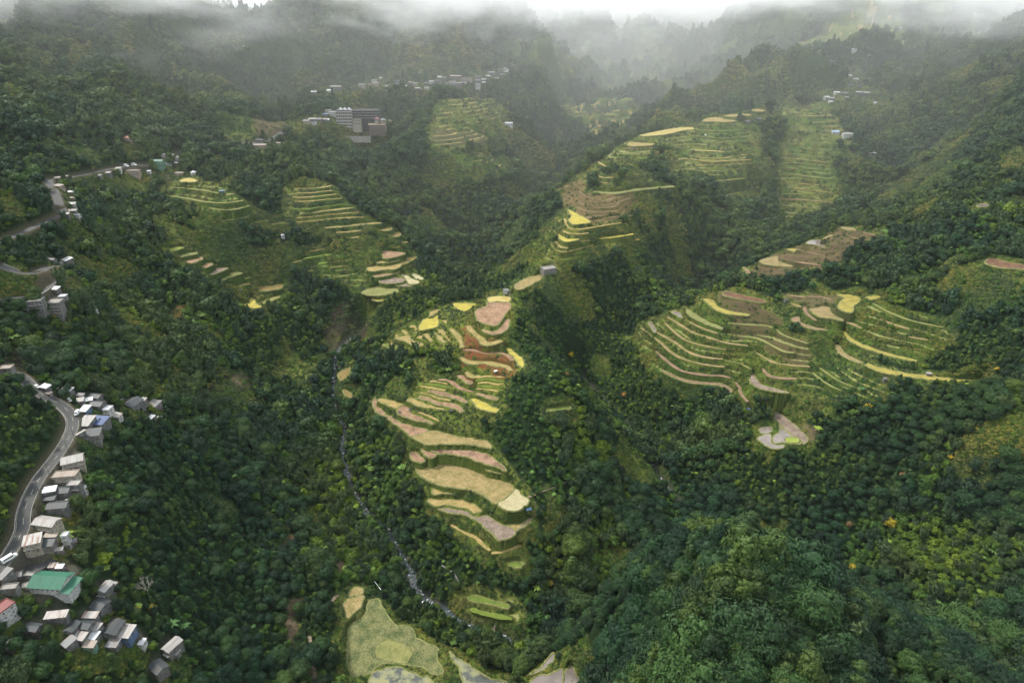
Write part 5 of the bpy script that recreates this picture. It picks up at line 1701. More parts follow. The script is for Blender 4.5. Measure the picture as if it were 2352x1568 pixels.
# footpaths of beaten earth
PATHS = [('F6', '620,560 560,620 490,700 440,760 430,850 450,950 460,1080 480,1200', 2.6), ('F5', '1690,985 1800,940 1900,900 2020,850', 2.2), ('F5', '1600,1245 1720,1140 1830,1050', 1.8),
         ('F3', '1840,130 1850,60 1900,20 1980,-40', 2.0), ('F6', '90,450 180,360 240,260', 1.6)]
for fr, s, w in PATHS:
    g = hit(H, catmull(px(fr, s), False, 6)); g[:, 2] = sample(H, g[:, 0], g[:, 1]) + .25
    V, F = strip(resample(g, 1.5), [w / 2, 0, -w / 2], .1)
    new_obj('footpath', mesh('footpath', V, F, True), m=M_dirt, kind='structure')
def b_stream(nt, p):
    pos = world_pos(nt)
    n = nt.nodes.new('ShaderNodeTexNoise'); n.inputs['Scale'].default_value = .34; n.inputs['Detail'].default_value = 7; n.inputs['Roughness'].default_value = .75
    nt.links.new(pos, n.inputs['Vector'])
    r = nt.nodes.new('ShaderNodeValToRGB'); e = r.color_ramp.elements
    e[0].position = .57; e[0].color = (.022, .032, .032, 1); e[1].position = .63; e[1].color = (.78, .80, .82, 1)
    nt.links.new(n.outputs['Fac'], r.inputs['Fac']); nt.links.new(r.outputs['Color'], p.inputs['Base Color'])
    p.inputs['Roughness'].default_value = .25
    bump(nt, p, n.outputs['Fac'], .6, .4)
M_stream = mat('stream water', b_stream)
M_rock = mat('grey boulder', b_flat((.085, .088, .085), .9, .5, .6))
_ri = ico((1, 1, 1), 1, np.random.default_rng(77), .35)
RV, RF, rn = [], [], 0
rr = np.random.default_rng(31)
for name, w, p in for_streams:
    d = np.concatenate([[0], np.cumsum(np.linalg.norm(np.diff(p[:, :2], axis=0), axis=1))])
    s = np.arange(0, d[-1], 2.0)
    q = np.stack([np.interp(s, d, p[:, k]) for k in range(3)], 1); ww = np.interp(s, d, w)
    ww = ww * (1 + .35 * fbm(s / 11, s * 0, 2, 300))
    V, F = strip(q, [ww / 2, ww / 6, -ww / 6, -ww / 2], -.55)
    new_obj(name, mesh(name, V, F, True), m=M_stream, kind='structure')
    for i in range(len(q)):
        for _ in range(rr.poisson(1.0)):
            a = rr.uniform(-.62, .62) * ww[i]
            t_ = q[min(i + 1, len(q) - 1)] - q[max(i - 1, 0)]; t_ /= np.linalg.norm(t_[:2]) + 1e-9
            c = q[i] + np.array([-t_[1], t_[0], 0]) * a; c[2] -= .5
            r_ = rr.uniform(.35, 1.2) ** 1.3
            c_, s_ = math.cos(a * 9), math.sin(a * 9)
            U_ = _ri[0] * r_ * rr.uniform(.7, 1.3, 3); U_ = np.stack([U_[:, 0] * c_ - U_[:, 1] * s_, U_[:, 0] * s_ + U_[:, 1] * c_, U_[:, 2] * .8], 1)
            RV.append(U_ + c); RF += [tuple(k + rn for k in f) for f in _ri[1]]; rn += len(U_)
new_obj('stream_boulders', mesh('stream_boulders', np.vstack(RV), RF), m=M_rock, kind='stuff')
# ------------------------------------------------------------------ buildings
def b_roof(c, streak):
    def f(nt, p):
        tc = nt.nodes.new('ShaderNodeTexCoord')
        mp = nt.nodes.new('ShaderNodeMapping'); mp.inputs['Scale'].default_value = (1.0, .12, .12)
        oi = nt.nodes.new('ShaderNodeObjectInfo')
        ad = nt.nodes.new('ShaderNodeVectorMath'); ad.operation = 'ADD'
        nt.links.new(tc.outputs['Object'], ad.inputs[0]); nt.links.new(oi.outputs['Location'], ad.inputs[1])
        nt.links.new(ad.outputs[0], mp.inputs['Vector'])
        a, f_ = noise_ramp(nt, tuple(q * .62 for q in c), tuple(min(.9, q * 1.15) for q in c), 1.2, 6, mp.outputs[0], .3, .6, .7)
        if streak:
            n = nt.nodes.new('ShaderNodeTexNoise'); n.inputs['Scale'].default_value = .8; n.inputs['Detail'].default_value = 5
            nt.links.new(mp.outputs[0], n.inputs['Vector'])
            r = nt.nodes.new('ShaderNodeValToRGB'); r.color_ramp.elements[0].position = .5; r.color_ramp.elements[1].position = .5 + .12
            r.color_ramp.elements[0].color = (0, 0, 0, 1); r.color_ramp.elements[1].color = (streak, streak, streak, 1)
            nt.links.new(n.outputs['Fac'], r.inputs['Fac'])
            m_ = nt.nodes.new('ShaderNodeMixRGB'); nt.links.new(r.outputs['Color'], m_.inputs['Fac']); nt.links.new(a, m_.inputs['Color1'])
            m_.inputs['Color2'].default_value = (.15, .075, .045, 1); a = m_.outputs['Color']
        w = nt.nodes.new('ShaderNodeTexWave'); w.inputs['Scale'].default_value = 1.1; w.bands_direction = 'X'
        nt.links.new(tc.outputs['Object'], w.inputs['Vector'])
        r2 = nt.nodes.new('ShaderNodeMapRange'); r2.inputs[3].default_value = .82; r2.inputs[4].default_value = 1.08
        nt.links.new(w.outputs['Fac'], r2.inputs[0])
        cx = nt.nodes.new('ShaderNodeCombineXYZ')
        for q in range(3): nt.links.new(r2.outputs[0], cx.inputs[q])
        nt.links.new(mul(nt, a, cx.outputs[0]), p.inputs['Base Color'])
        p.inputs['Roughness'].default_value = .55
        bump(nt, p, w.outputs['Fac'], .4, .06)
    return f
ROOFC = {'pale': ((.27, .255, .235), .35), 'white': ((.50, .50, .51), .25), 'grey': ((.13, .135, .135), .5), 'dark': ((.025, .033, .036), .12), 'blue': ((.03, .06, .16), .1), 'rust': ((.30, .275, .255), 1.0),
         'tan': ((.25, .205, .165), .3), 'green': ((.018, .115, .065), .0), 'red': ((.17, .035, .03), .1), 'concrete': ((.20, .185, .165), .1), 'teal': ((.07, .13, .14), .2),
         'terracotta': ((.36, .13, .08), .3), 'lightblue': ((.26, .36, .50), .1), 'thatch': ((.16, .12, .08), 0)}
WALLC = {'grey': (.10, .098, .092), 'cream': (.27, .235, .18), 'white': (.36, .35, .33), 'concrete': (.13, .122, .11), 'blue': (.07, .11, .19), 'dark': (.05, .047, .044), 'green': (.10, .19, .13), 'tan': (.25, .195, .15), 'teal': (.09, .15, .16), 'brown': (.10, .07, .055), 'palegreen': (.22, .30, .22)}
def roof_mat(k): return mat(k + ' roofing', b_roof(*ROOFC[k]))
def wall_mat(k): return mat(k + ' wall', b_flat(WALLC[k], .9, .4, .8))
def b_glass(nt, p):
    p.inputs['Base Color'].default_value = (.02, .025, .028, 1); p.inputs['Roughness'].default_value = .12
M_glass = mat('dark window glass', b_glass)
M_frame = mat('window frame', b_flat((.45, .43, .39), .6, .1))
M_door = mat('brown door', b_flat((.12, .075, .05), .6, .2))
def boxes(name, L):
    V, F = [], []
    for (x0, x1, y0, y1, z0, z1) in L:
        k = len(V)
        V += [(x, y, z) for x in (x0, x1) for y in (y0, y1) for z in (z0, z1)]
        F += [tuple(i + k for i in f) for f in ((0, 1, 3, 2), (4, 6, 7, 5), (0, 4, 5, 1), (2, 3, 7, 6), (0, 2, 6, 4), (1, 5, 7, 3))]
    return mesh(name, V, F)
def roof_mesh(kind, w, d, z, ov=.5, pitch=.32, th=.12):
    W, D = w / 2 + ov, d / 2 + ov
    V, F = [], []
    def slab(pts):
        k = len(V); n = len(pts)
        V.extend(pts); V.extend([(x, y, q - th) for x, y, q in pts])
        F.append(tuple(range(k, k + n))); F.append(tuple(range(k + n, k + 2 * n))[::-1])
        for i in range(n): F.append((k + i, k + n + i, k + n + (i + 1) % n, k + (i + 1) % n))
    if kind == 'gable':
        if w >= d:
            h = D * pitch * 1.15
            slab([(-W, -D, z), (W, -D, z), (W, 0, z + h), (-W, 0, z + h)]); slab([(-W, 0, z + h), (W, 0, z + h), (W, D, z), (-W, D, z)])
        else:
            h = W * pitch * 1.15
            slab([(-W, -D, z), (0, -D, z + h), (0, D, z + h), (-W, D, z)]); slab([(0, -D, z + h), (W, -D, z), (W, D, z), (0, D, z + h)])
    elif kind == 'shed':
        h = 2 * D * pitch * .45
        slab([(-W, -D, z), (W, -D, z), (W, D, z + h), (-W, D, z + h)])
    elif kind == 'hip':
        h = min(W, D) * .62; r = max(W - D, 0.05); q = max(D - W, 0.05)
        if w >= d:
            slab([(-W, -D, z), (W, -D, z), (r, 0, z + h), (-r, 0, z + h)]); slab([(W, D, z), (-W, D, z), (-r, 0, z + h), (r, 0, z + h)])
            slab([(-W, D, z), (-W, -D, z), (-r, 0, z + h)]); slab([(W, -D, z), (W, D, z), (r, 0, z + h)])
        else:
            slab([(-W, -D, z), (W, -D, z), (0, -q, z + h)]); slab([(W, D, z), (-W, D, z), (0, q, z + h)])
            slab([(-W, D, z), (-W, -D, z), (0, -q, z + h), (0, q, z + h)]); slab([(W, -D, z), (W, D, z), (0, q, z + h), (0, -q, z + h)])
    else:
        slab([(-W + .2, -D + .2, z + .12), (W - .2, -D + .2, z + .12), (W - .2, D - .2, z + .12), (-W + .2, D - .2, z + .12)])
        for (a, b, c, e) in ((-W + .2, W - .2, -D + .2, -D + .4), (-W + .2, W - .2, D - .4, D - .2), (-W + .2, -W + .4, -D + .4, D - .4), (W - .4, W - .2, -D + .4, D - .4)):
            k = len(V); z0, z1 = z + .13, z + .55
            V.extend([(x, y, q) for x in (a, b) for y in (c, e) for q in (z0, z1)])
            F.extend([tuple(i + k for i in f) for f in ((0, 1, 3, 2), (4, 6, 7, 5), (0, 4, 5, 1), (2, 3, 7, 6), (0, 2, 6, 4), (1, 5, 7, 3))])
    return mesh('roof', V, F)
_wm = {}
def window(root, x, y, z, side, w=1.1, h=1.1, pane_only=False):
    key = (round(w, 1), round(h, 1))
    if key not in _wm:
        fr = boxes('window', [(-w / 2, w / 2, -.06, .0, -h / 2, -h / 2 + .1), (-w / 2, w / 2, -.06, 0, h / 2 - .1, h / 2), (-w / 2, -w / 2 + .1, -.06, 0, -h / 2 + .1, h / 2 - .1), (w / 2 - .1, w / 2, -.06, 0, -h / 2 + .1, h / 2 - .1), (-.04, .04, -.05, 0, -h / 2 + .1, h / 2 - .1)])
        fr.materials.append(M_frame)
        pn = boxes('pane', [(-w / 2 + .1, w / 2 - .1, -.025, -.01, -h / 2 + .1, h / 2 - .1)]); pn.materials.append(M_glass)
        _wm[key] = (fr, pn)
    fr, pn = _wm[key]
    o = new_obj('window', fr, root); o.location = (x, y, z); o.rotation_euler = (0, 0, side)
    new_obj('pane', pn, o)
def solid_top(kind, w, d, h):
    """closed wall body that follows the roof shape"""
    x, y = w / 2, d / 2
    V = [(-x, -y, -7), (x, -y, -7), (x, y, -7), (-x, y, -7)]
    pitch = .32
    if kind == 'gable' and w >= d:
        g = y * pitch * 1.15
        V += [(-x, -y, h), (x, -y, h), (x, y, h), (-x, y, h), (-x, 0, h + g), (x, 0, h + g)]
        F = [(0, 1, 5, 4), (2, 3, 7, 6), (1, 2, 6, 9, 5), (3, 0, 4, 8, 7), (4, 5, 9, 8), (6, 7, 8, 9)]
    elif kind == 'gable':
        g = x * pitch * 1.15
        V += [(-x, -y, h), (x, -y, h), (x, y, h), (-x, y, h), (0, -y, h + g), (0, y, h + g)]
        F = [(0, 1, 5, 8, 4), (1, 2, 6, 5), (2, 3, 7, 9, 6), (3, 0, 4, 7), (4, 8, 9, 7), (5, 6, 9, 8)]
    elif kind == 'shed':
        g = 2 * y * pitch * .45
        V += [(-x, -y, h), (x, -y, h), (x, y, h + g), (-x, y, h + g)]
        F = [(0, 1, 5, 4), (1, 2, 6, 5), (2, 3, 7, 6), (3, 0, 4, 7), (4, 5, 6, 7)]
    else:
        V += [(-x, -y, h), (x, -y, h), (x, y, h), (-x, y, h)]
        F = [(0, 1, 5, 4), (1, 2, 6, 5), (2, 3, 7, 6), (3, 0, 4, 7), (4, 5, 6, 7)]
    return mesh('wall', V, F)
def place_on_ground(uv, height):
    """spot where something `height` tall shows its top at this pixel"""
    q = hit(H + height, uv)[0]
    return q[0], q[1], float(sample(H, q[0], q[1]))
STOREY = 2.7
for h in HOUSES:
    tall = h['n'] * STOREY
    x, y, z = place_on_ground(h['uv'], tall * .9)
    root = empty('house', (x, y, z + .15), h['yaw'], label=h['label'], category='house')
    if h.get('group'): root['group'] = h['group']
    w, d = h['w'], h['d']
    new_obj('wall', solid_top(h['roof'], w, d, tall), root, wall_mat(h['wc']))
    new_obj('roof', roof_mesh(h['roof'], w, d, tall + .03, ov=.45 if w > 4 else .25), root, roof_mat(h['rc']))
    t = math.hypot(x, y)
    ww = 1.1 if t < 700 else 1.5
    for s in range(h['n']):
        zc = s * STOREY + 1.5
        k = max(1, int(w / (2.6 if t < 700 else 3.6)))
        for i in range(k):
            xx = (i + .5) / k * w - w / 2
            if s == 0 and i == k // 2 and k > 1 and t < 900: continue
            window(root, xx, -d / 2 - .01, zc, 0, ww)
        k = max(1, int(d / 3.4))
        if t < 900:
            side = 1 if x < 0 else -1
            for i in range(k):
                yy = (i + .5) / k * d - d / 2
                window(root, side * (w / 2 + .01), yy, zc, math.pi / 2 * side, ww)
    if t < 900 and w > 3:
        dm = boxes('door', [(-.45, .45, -.07, 0, 0, 2.05)]); dm.materials.append(M_door)
        k = max(1, int(w / 2.6)); i = k // 2
        o = new_obj('door', dm, root); o.location = ((i + .5) / k * w - w / 2 if k > 1 else w / 2 - .8, -d / 2, .02)
        hb = boxes('handle', [(.3, .36, -.12, -.07, 1.0, 1.1)]); new_obj('handle', hb, o, M_frame)
    if h['n'] > 1 and t < 900:
        for s in range(1, h['n']):
            new_obj('balcony', boxes('balcony', [(-w / 2, w / 2, -d / 2 - 1.1, -d / 2 - .02, s * STOREY - .12, s * STOREY + .02), (-w / 2, w / 2, -d / 2 - 1.1, -d / 2 - 1.02, s * STOREY + .85, s * STOREY + .93)]
                    + [(q, q + .07, -d / 2 - 1.1, -d / 2 - 1.03, s * STOREY + .02, s * STOREY + .85) for q in np.linspace(-w / 2, w / 2 - .07, int(w / 1.1) + 2)]), root, M_concrete)

# the big house with the green roof
x, y, z = place_on_ground(px('F8', '470,620')[0], 4.5)
root = empty('house', (x, y, z), math.radians(-4), label='large house with broad green metal roof and a lower green wing on its right', category='house')
root.scale = (.78, .78, .78)
new_obj('wall', solid_top('gable', 21, 13, 5.6), root, wall_mat('white'))
new_obj('roof', roof_mesh('gable', 21, 13, 5.63, ov=1.0, pitch=.42), root, roof_mat('green'))
wg = new_obj('wing_wall', boxes('wing_wall', [(10.6, 15.5, -7, 5.5, -6, 3.0)]), root, wall_mat('white'))
V = [(10.6, -8.4, 4.3), (16.6, -8.4, 3.0), (16.6, 6.2, 3.0), (10.6, 6.2, 4.3)]
new_obj('wing_roof', mesh('wing_roof', V + [(a, b, c - .12) for a, b, c in V], [(0, 1, 2, 3), (7, 6, 5, 4), (0, 4, 5, 1), (1, 5, 6, 2), (2, 6, 7, 3), (3, 7, 4, 0)]), root, roof_mat('green'))
for i in range(6): window(root, -8.5 + i * 3.3, -6.52, 3.6, 0, 1.6, 1.4)
for i in range(3): window(root, 15.52, -5 + i * 3.4, 1.8, math.pi / 2, 1.4, 1.2)
dm = boxes('door', [(-.6, .6, -.08, 0, 0, 2.2)]); dm.materials.append(M_door)
o = new_obj('door', dm, root); o.location = (9.2, -6.51, 1.0)

# the hotel on the ridge: cream balcony tower, unfinished dark block behind, small block, cone-roofed pavilion, brown hall
hx, hy, hz = place_on_ground(px('F14', '545,540')[0], 14)
def hotel_thing(name, dx, dy, dz, label, cat='hotel'):
    return empty(name, (hx + dx, hy + dy, hz + dz), 0, label=label, category=cat)
s_ = math.hypot(hx, hy) / 1568 / .9408 * .0 + (hy * CP - (hz - CAMZ) * SP) / 1568 * .9408 / 3.92    # metres per pixel of the F14 close-up
W = 147 * s_; Hh = 185 * s_
root = hotel_thing('hotel_tower', 0, 0, Hh * .02 - 6, 'cream six-storey hotel tower with open balconies and zigzag roof edge')
new_obj('wall', boxes('wall', [(-W / 2, W / 2, 1.6, 15, -8, Hh)]), root, wall_mat('cream'))
nf = 6; fh = Hh / (nf + .6)
for i in range(nf + 1):
    zz = 1 + i * fh
    new_obj('balcony', boxes('balcony', [(-W / 2 - .3, W / 2 + .3, -.4, 1.58, zz - .3, zz), (-W / 2 - .3, W / 2 + .3, -.4, -.2, zz + .02, zz + 1.1)]), root, wall_mat('white'))
    if i < nf:
        for k in range(7):
            xx = -W / 2 + 1.7 + k * (W - 3.4) / 6
            window(root, xx, 1.58, zz + fh * .5, 0, 2.2, 2.4)
for k in range(6):
    xx = -W / 2 + k * (W - .5) / 5
    new_obj('column', boxes('column', [(xx, xx + .5, -.15, .35, -7, Hh - .4)]), root, wall_mat('tan'))
V, F = [], []
for k in range(3):
    a = -W / 2 + W * (.12 + k * .28); b = a + W * .24; m_ = (a + b) / 2
    kk = len(V); V += [(a, 0, Hh + .2), (b, 0, Hh + .2), (m_, 0, Hh + 3.4), (a, 14, Hh + .2), (b, 14, Hh + .2), (m_, 14, Hh + 3.4)]
    F += [tuple(i + kk for i in f) for f in ((0, 1, 2), (3, 5, 4), (0, 2, 5, 3), (1, 4, 5, 2), (0, 3, 4, 1))]
new_obj('roof', mesh('roof', V, F), root, roof_mat('white'))
new_obj('parapet', boxes('parapet', [(-W / 2, W / 2, -.4, -.1, Hh - .3, Hh + .9)]), root, wall_mat('brown'))
X0 = 75 * s_; X1 = 330 * s_
root = hotel_thing('unfinished_building', 0, 8, 0, 'long dark unfinished concrete block with roof posts, behind the cream hotel tower', 'building')
zb, zt_ = 12.0, 24.5
new_obj('wall', boxes('wall', [(X0, X1, 2, 14, -8, zt_)]), root, wall_mat('dark'))
for i in range(4):
    zz = zb + i * 3.9
    new_obj('floor_slab', boxes('floor_slab', [(X0, X1, -.4, 1.98, zz, zz + .4)]), root, M_concrete)
for k in range(13):
    xx = X0 + (X1 - X0 - .5) * k / 12
    new_obj('column', boxes('column', [(xx, xx + .5, -.35, .15, -4, zt_ + 3.5 + (k % 3) * .8)]), root, wall_mat('concrete'))
    if k < 12:
        for i in range(3): window(root, xx + 2.0, 1.98, zb + 2.2 + i * 3.9, 0, 2.0, 2.2)
root = hotel_thing('hotel_annex', 118 * s_, 1, 0, 'small cream two-storey annex right of the cream hotel tower', 'building')
w_ = 78 * s_
new_obj('wall', boxes('wall', [(-w_ / 2, w_ / 2, 0, 8, -8, 12)]), root, wall_mat('cream'))
new_obj('roof', roof_mesh('flat', w_, 8.5, 12.05), root, roof_mat('concrete')).location = (0, 4, 0)
for i in range(2):
    for k in range(3): window(root, -w_ / 2 + w_ * (k + .5) / 3, -.01, 5.5 + i * 4, 0, 2.2, 2.0)
root = hotel_thing('pavilion', 315 * s_, 0, 6, 'pavilion with red pointed roof at the right end of the hotel', 'pavilion')
new_obj('wall', boxes('wall', [(-3.2, 3.2, -3.2, 3.2, -6, 7)]), root, wall_mat('cream'))
new_obj('roof', roof_mesh('hip', 7, 6.8, 7.02, ov=.8), root, roof_mat('red'))
for k in range(2): window(root, -1.5 + 3 * k, -3.22, 5, 0, 1.6, 1.6)
root = hotel_thing('pavilion', 370 * s_, 1, 5, 'grey-roofed round-cornered pavilion rightmost of the hotel', 'pavilion')
new_obj('wall', boxes('wall', [(-4, 4, -3.4, 3.4, -10, 6)]), root, wall_mat('tan'))
new_obj('roof', roof_mesh('hip', 8.4, 7.2, 6.02, ov=.7), root, roof_mat('grey'))
for k in range(3): window(root, -2.6 + 2.6 * k, -3.42, 4, 0, 1.5, 1.6)
root = hotel_thing('brown_hall', 315 * s_, -8, -3, 'low brown timber hall in front of the dark unfinished block', 'building')
w_ = 150 * s_
new_obj('wall', boxes('wall', [(-w_ / 2, w_ / 2, 0, 9, -8, 7.5)]), root, wall_mat('brown'))
new_obj('roof', roof_mesh('gable', w_, 9, 7.55, ov=.8), root, roof_mat('thatch')).location = (0, 4.5, 0)
for k in range(8): window(root, -w_ / 2 + w_ * (k + .5) / 8, -.01, 4.5, 0, 1.6, 1.6)
root = hotel_thing('retaining_wall', 130 * s_, -12, -14, 'long concrete retaining wall with posts below the hotel', 'wall')
w_ = 245 * s_
new_obj('wall', boxes('wall', [(-w_ / 2, w_ / 2, 0, 1, -7, 2.2)]), root, M_concrete)
for k in range(12):
    xx = -w_ / 2 + (w_ - .6) * k / 11
    new_obj('post', boxes('post', [(xx, xx + .6, -.3, -.02, -6, 4.6)]), root, wall_mat('cream'))
q = place_on_ground(px('F14', '985,572')[0], 5)
root = empty('thatched_hut', q, 0, label='golden thatched hut with steep roof right of the hotel', category='hut')
new_obj('wall', boxes('wall', [(-2.6, 2.6, -2.6, 2.6, -3, 3)]), root, mat('ochre wall', b_flat((.42, .26, .07), .8)))
new_obj('roof', roof_mesh('hip', 7, 6.9, 3.02, ov=.5), root, roof_mat('thatch')).scale = (1, 1, 1.4)
window(root, 0, -2.62, 1.6, 0)

# parking ground beside the road
for uv, rad, nm in ((px('F8', '300,480')[0], 9.5, 'parking_ground'), (px('F8', '240,640')[0], 5, 'concrete_yard')):
    c = hit(H, uv)[0]
    V = [(c[0] + rad * (1 + .2 * math.sin(a * 3)) * math.cos(a), c[1] + rad * .8 * math.sin(a), c[2] + .12) for a in np.linspace(0, 6.28, 22)[:-1]]
    V += [(a, b, z - 2.5) for a, b, z in V]
    nn = len(V) // 2
    new_obj(nm, mesh(nm, V, [tuple(range(nn))] + [(i, nn + i, nn + (i + 1) % nn, (i + 1) % nn) for i in range(nn)]), m=M_asphalt if nm[0] == 'p' else M_concrete, kind='structure')
# ------------------------------------------------------------------ vehicles
def b_paint(c, r=.35):
    def f(nt, p):
        p.inputs['Base Color'].default_value = (*c, 1); p.inputs['Roughness'].default_value = r
    return f
M_tyre = mat('tyre rubber', b_paint((.02, .02, .02), .8)); M_white = mat('white paint', b_paint((.78, .78, .77))); M_steel = mat('steel', b_paint((.45, .45, .45), .4))
M_bluep = mat('blue paint', b_paint((.05, .08, .35))); M_lamp = mat('lamp glass', b_paint((.7, .65, .5), .2))
def loft(name, sections):
    """sections along x: (x, half width, z bottom, z top, top half width)"""
    V, F = [], []
    for x, hw, z0, z1, tw in sections:
        zm = z0 + (z1 - z0) * .55
        V += [(x, -hw, z0), (x, hw, z0), (x, hw, zm), (x, tw, z1), (x, -tw, z1), (x, -hw, zm)]
    n = 6
    for s in range(len(sections) - 1):
        for i in range(n):
            j = (i + 1) % n
            F.append((s * n + i, s * n + j, (s + 1) * n + j, (s + 1) * n + i)[::-1])
    F += [tuple(range(n)), tuple(range((len(sections) - 1) * n, len(sections) * n))[::-1]]
    me = mesh(name, V, F)
    return me
def wheel(root, x, y, r=.34):
    V, F = [], []
    tube(V, F, (0, -.11, 0), (0, .11, 0), r, r, 14); F += [tuple(range(14)), tuple(range(14, 28))[::-1]]
    o = new_obj('wheel', mesh('wheel', V, F), root, M_tyre); o.location = (x, y, r)
    V, F = [], []
    tube(V, F, (0, -.125, 0), (0, .125, 0), r * .55, r * .55, 10); F += [tuple(range(10)), tuple(range(10, 20))[::-1]]
    new_obj('rim', mesh('rim', V, F), o, M_steel)
def vehicle(kind, uv, yaw, label, cat, L, Wd, Ht, nose, paint):
    g = hit(H, uv)[0]
    zr = g[2]
    for nm, w, p in for_roads:
        d = np.hypot(p[:, 0] - g[0], p[:, 1] - g[1])
        if d.min() < 7: zr = p[d.argmin(), 2] + .05
    root = empty(kind, (g[0], g[1], zr + .03), math.radians(yaw), label=label, category=cat)
    a = L / 2; w = Wd / 2
    S = [(-a, w * .9, .35, Ht * .9, w * .82), (-a + .15, w, .3, Ht, w * .88), (a - nose - .7, w, .3, Ht, w * .88), (a - nose, w, .3, Ht * .62 if nose > .4 else Ht * .95, w * .84), (a - .12, w * .95, .3, Ht * .52, w * .82), (a, w * .85, .38, Ht * .46, w * .75)]
    new_obj('body', loft('body', S), root, paint)
    k = max(2, int((L - nose) / 1.1))
    x0, x1 = -a + .5, a - nose - .9
    for s in (-1, 1):
        new_obj('window', boxes('window', [(x0 + (x1 - x0) * i / k + .06, x0 + (x1 - x0) * (i + 1) / k - .06, s * w * .96 - .06, s * w * .96 + .06, Ht * .60, Ht * .88) for i in range(k)]), root, M_glass)
        new_obj('headlight', boxes('headlight', [(a - .06, a + .03, s * w * .6 - .14, s * w * .6 + .14, .65, .85)]), root, M_lamp)
        for xx in (-a + L * .18, a - L * .18): wheel(root, xx, s * (w - .1))
    ws = [(a - nose - .62, -w * .8, Ht * .93), (a - nose - .62, w * .8, Ht * .93), (a - nose + .03, w * .84, Ht * .6), (a - nose + .03, -w * .84, Ht * .6)]
    new_obj('windscreen', mesh('windscreen', [(x + .05, y, z + .03) for x, y, z in ws], [(0, 1, 2, 3)]), root, M_glass)
    return root
M_silver = mat('pale tin paint', b_paint((.62, .62, .60)))
r_ = vehicle('jeepney', px('F8', '92,432')[0], 62, 'white-roofed jeepney standing on the road above the narrow grey roof', 'jeepney', 7.2, 2.2, 2.5, 1.3, M_silver)
new_obj('roof_rack', boxes('roof_rack', [(-3.2, 1.6, -.95, .95, 2.52, 2.6)]), r_, M_white)
vehicle('van', px('F7', '740,628')[0], -80, 'white van parked on the valley side of the road bend', 'van', 4.9, 1.9, 2.1, .5, M_white)
vehicle('parked_car', px('F7', '668,503')[0], -38, 'silver-white car parked farther round the road bend than the van', 'car', 4.2, 1.7, 1.5, 1.1, M_silver)
vehicle('truck', px('F10', '850,1120')[0], -25, 'white truck in the far roadside village, left of two', 'truck', 6.5, 2.3, 2.6, 1.2, M_white)
vehicle('truck', px('F10', '902,1112')[0], -20, 'white truck in the far roadside village, right of two', 'truck', 6.5, 2.3, 2.6, 1.2, M_white)
vehicle('parked_car', px('F7', '360,378')[0], -30, 'white car far back where the road bend vanishes', 'car', 4.2, 1.7, 1.5, 1.1, M_white)

# ------------------------------------------------------------------ utility poles beside the near road
M_pole = mat('dark pole', b_flat((.09, .08, .075), .8))
_, w_, p_ = for_roads[0]
q_ = resample(p_, 1.0)
tops = []
names = ['beside the white car', 'beside the parked van', 'beside the charcoal-roofed house', 'above the pale gabled house', 'by the tan flat roof', 'by the dark yard', 'by the large cream house']
spots = [(px('F7', '722,470')[0]), (px('F7', '748,740')[0]), (px('F7', '690,880')[0]), (px('F7', '640,985')[0]), (px('F7', '500,1240')[0]), (px('F7', '400,1420')[0]), (px('F8', '200,330')[0])]
for uv, nm in zip(spots, names):
    g = hit(H, uv)[0]
    d = np.hypot(q_[:, 0] - g[0], q_[:, 1] - g[1]); i = int(np.clip(d.argmin(), 1, len(q_) - 2))
    t_ = q_[i + 1] - q_[i - 1]; t_ /= np.linalg.norm(t_[:2])
    nrm = np.array([-t_[1], t_[0]]); side = np.sign(np.dot(nrm, (1, 0))) or 1
    c = q_[i, :2] + nrm * side * (w_ / 2 + .9)
    z = q_[i, 2]
    root = empty('utility_pole', (c[0], c[1], z), math.atan2(t_[1], t_[0]) + math.pi / 2, label='dark utility pole ' + nm, category='pole', group='utility poles along the near road')
    V, F = [], []
    tube(V, F, (0, 0, -2), (0, 0, 8.5), .16, .11, 8)
    new_obj('shaft', mesh('shaft', V, F), root, M_pole)
    new_obj('crossarm', boxes('crossarm', [(-.9, .9, .12, .24, 7.7, 7.85)]), root, M_pole)
    for s in (-.8, 0, .8): new_obj('insulator', boxes('insulator', [(s - .06, s + .06, .13, .23, 7.86, 8.05)]), root, M_white)
    tops.append(np.array([c[0], c[1], z + 8.0]))
for k in range(len(tops) - 1):
    V, F = [], []
    pts = [tops[k] * (1 - t) + tops[k + 1] * t - np.array([0, 0, 4 * 1.2 * t * (1 - t)]) for t in np.linspace(0, 1, 9)]
    for a, b in zip(pts[:-1], pts[1:]): tube(V, F, tuple(a), tuple(b), .03, .03, 4)
    new_obj('power_cable', mesh('power_cable', V, F), m=M_pole, label='thin power cable spanning between two roadside poles, span %s from the bend' % ORD[k], category='cable', group='cables along the near road')

# ------------------------------------------------------------------ shelters and tarps on the fields
def shelter(uv, w, col, label):
    x, y, z = place_on_ground(uv, 1.6)
    root = empty('field_shelter', (x, y, z + .2), .3, label=label, category='shelter')
    new_obj('roof', roof_mesh('gable', w, w * .75, 1.7, ov=.3, pitch=.5), root, mat('tarp ' + col, b_flat({'blue': (.04, .10, .18), 'dark': (.035, .045, .05), 'white': (.75, .75, .76)}[col], .6)))
    for sx in (-1, 1):
        for sy in (-1, 1): new_obj('post', boxes('post', [(sx * w * .42 - .06, sx * w * .42 + .06, sy * w * .3 - .06, sy * w * .3 + .06, -.5, 1.68)]), root, M_pole)
shelter(px('F5', '1695,1075')[0], 3.6, 'blue', 'dark blue tarp shelter beside the pale paddy on the big spur')
shelter(px('F5', '1100,320')[0], 2.6, 'dark', 'small dark shelter among the narrow stubble strips of the big spur')
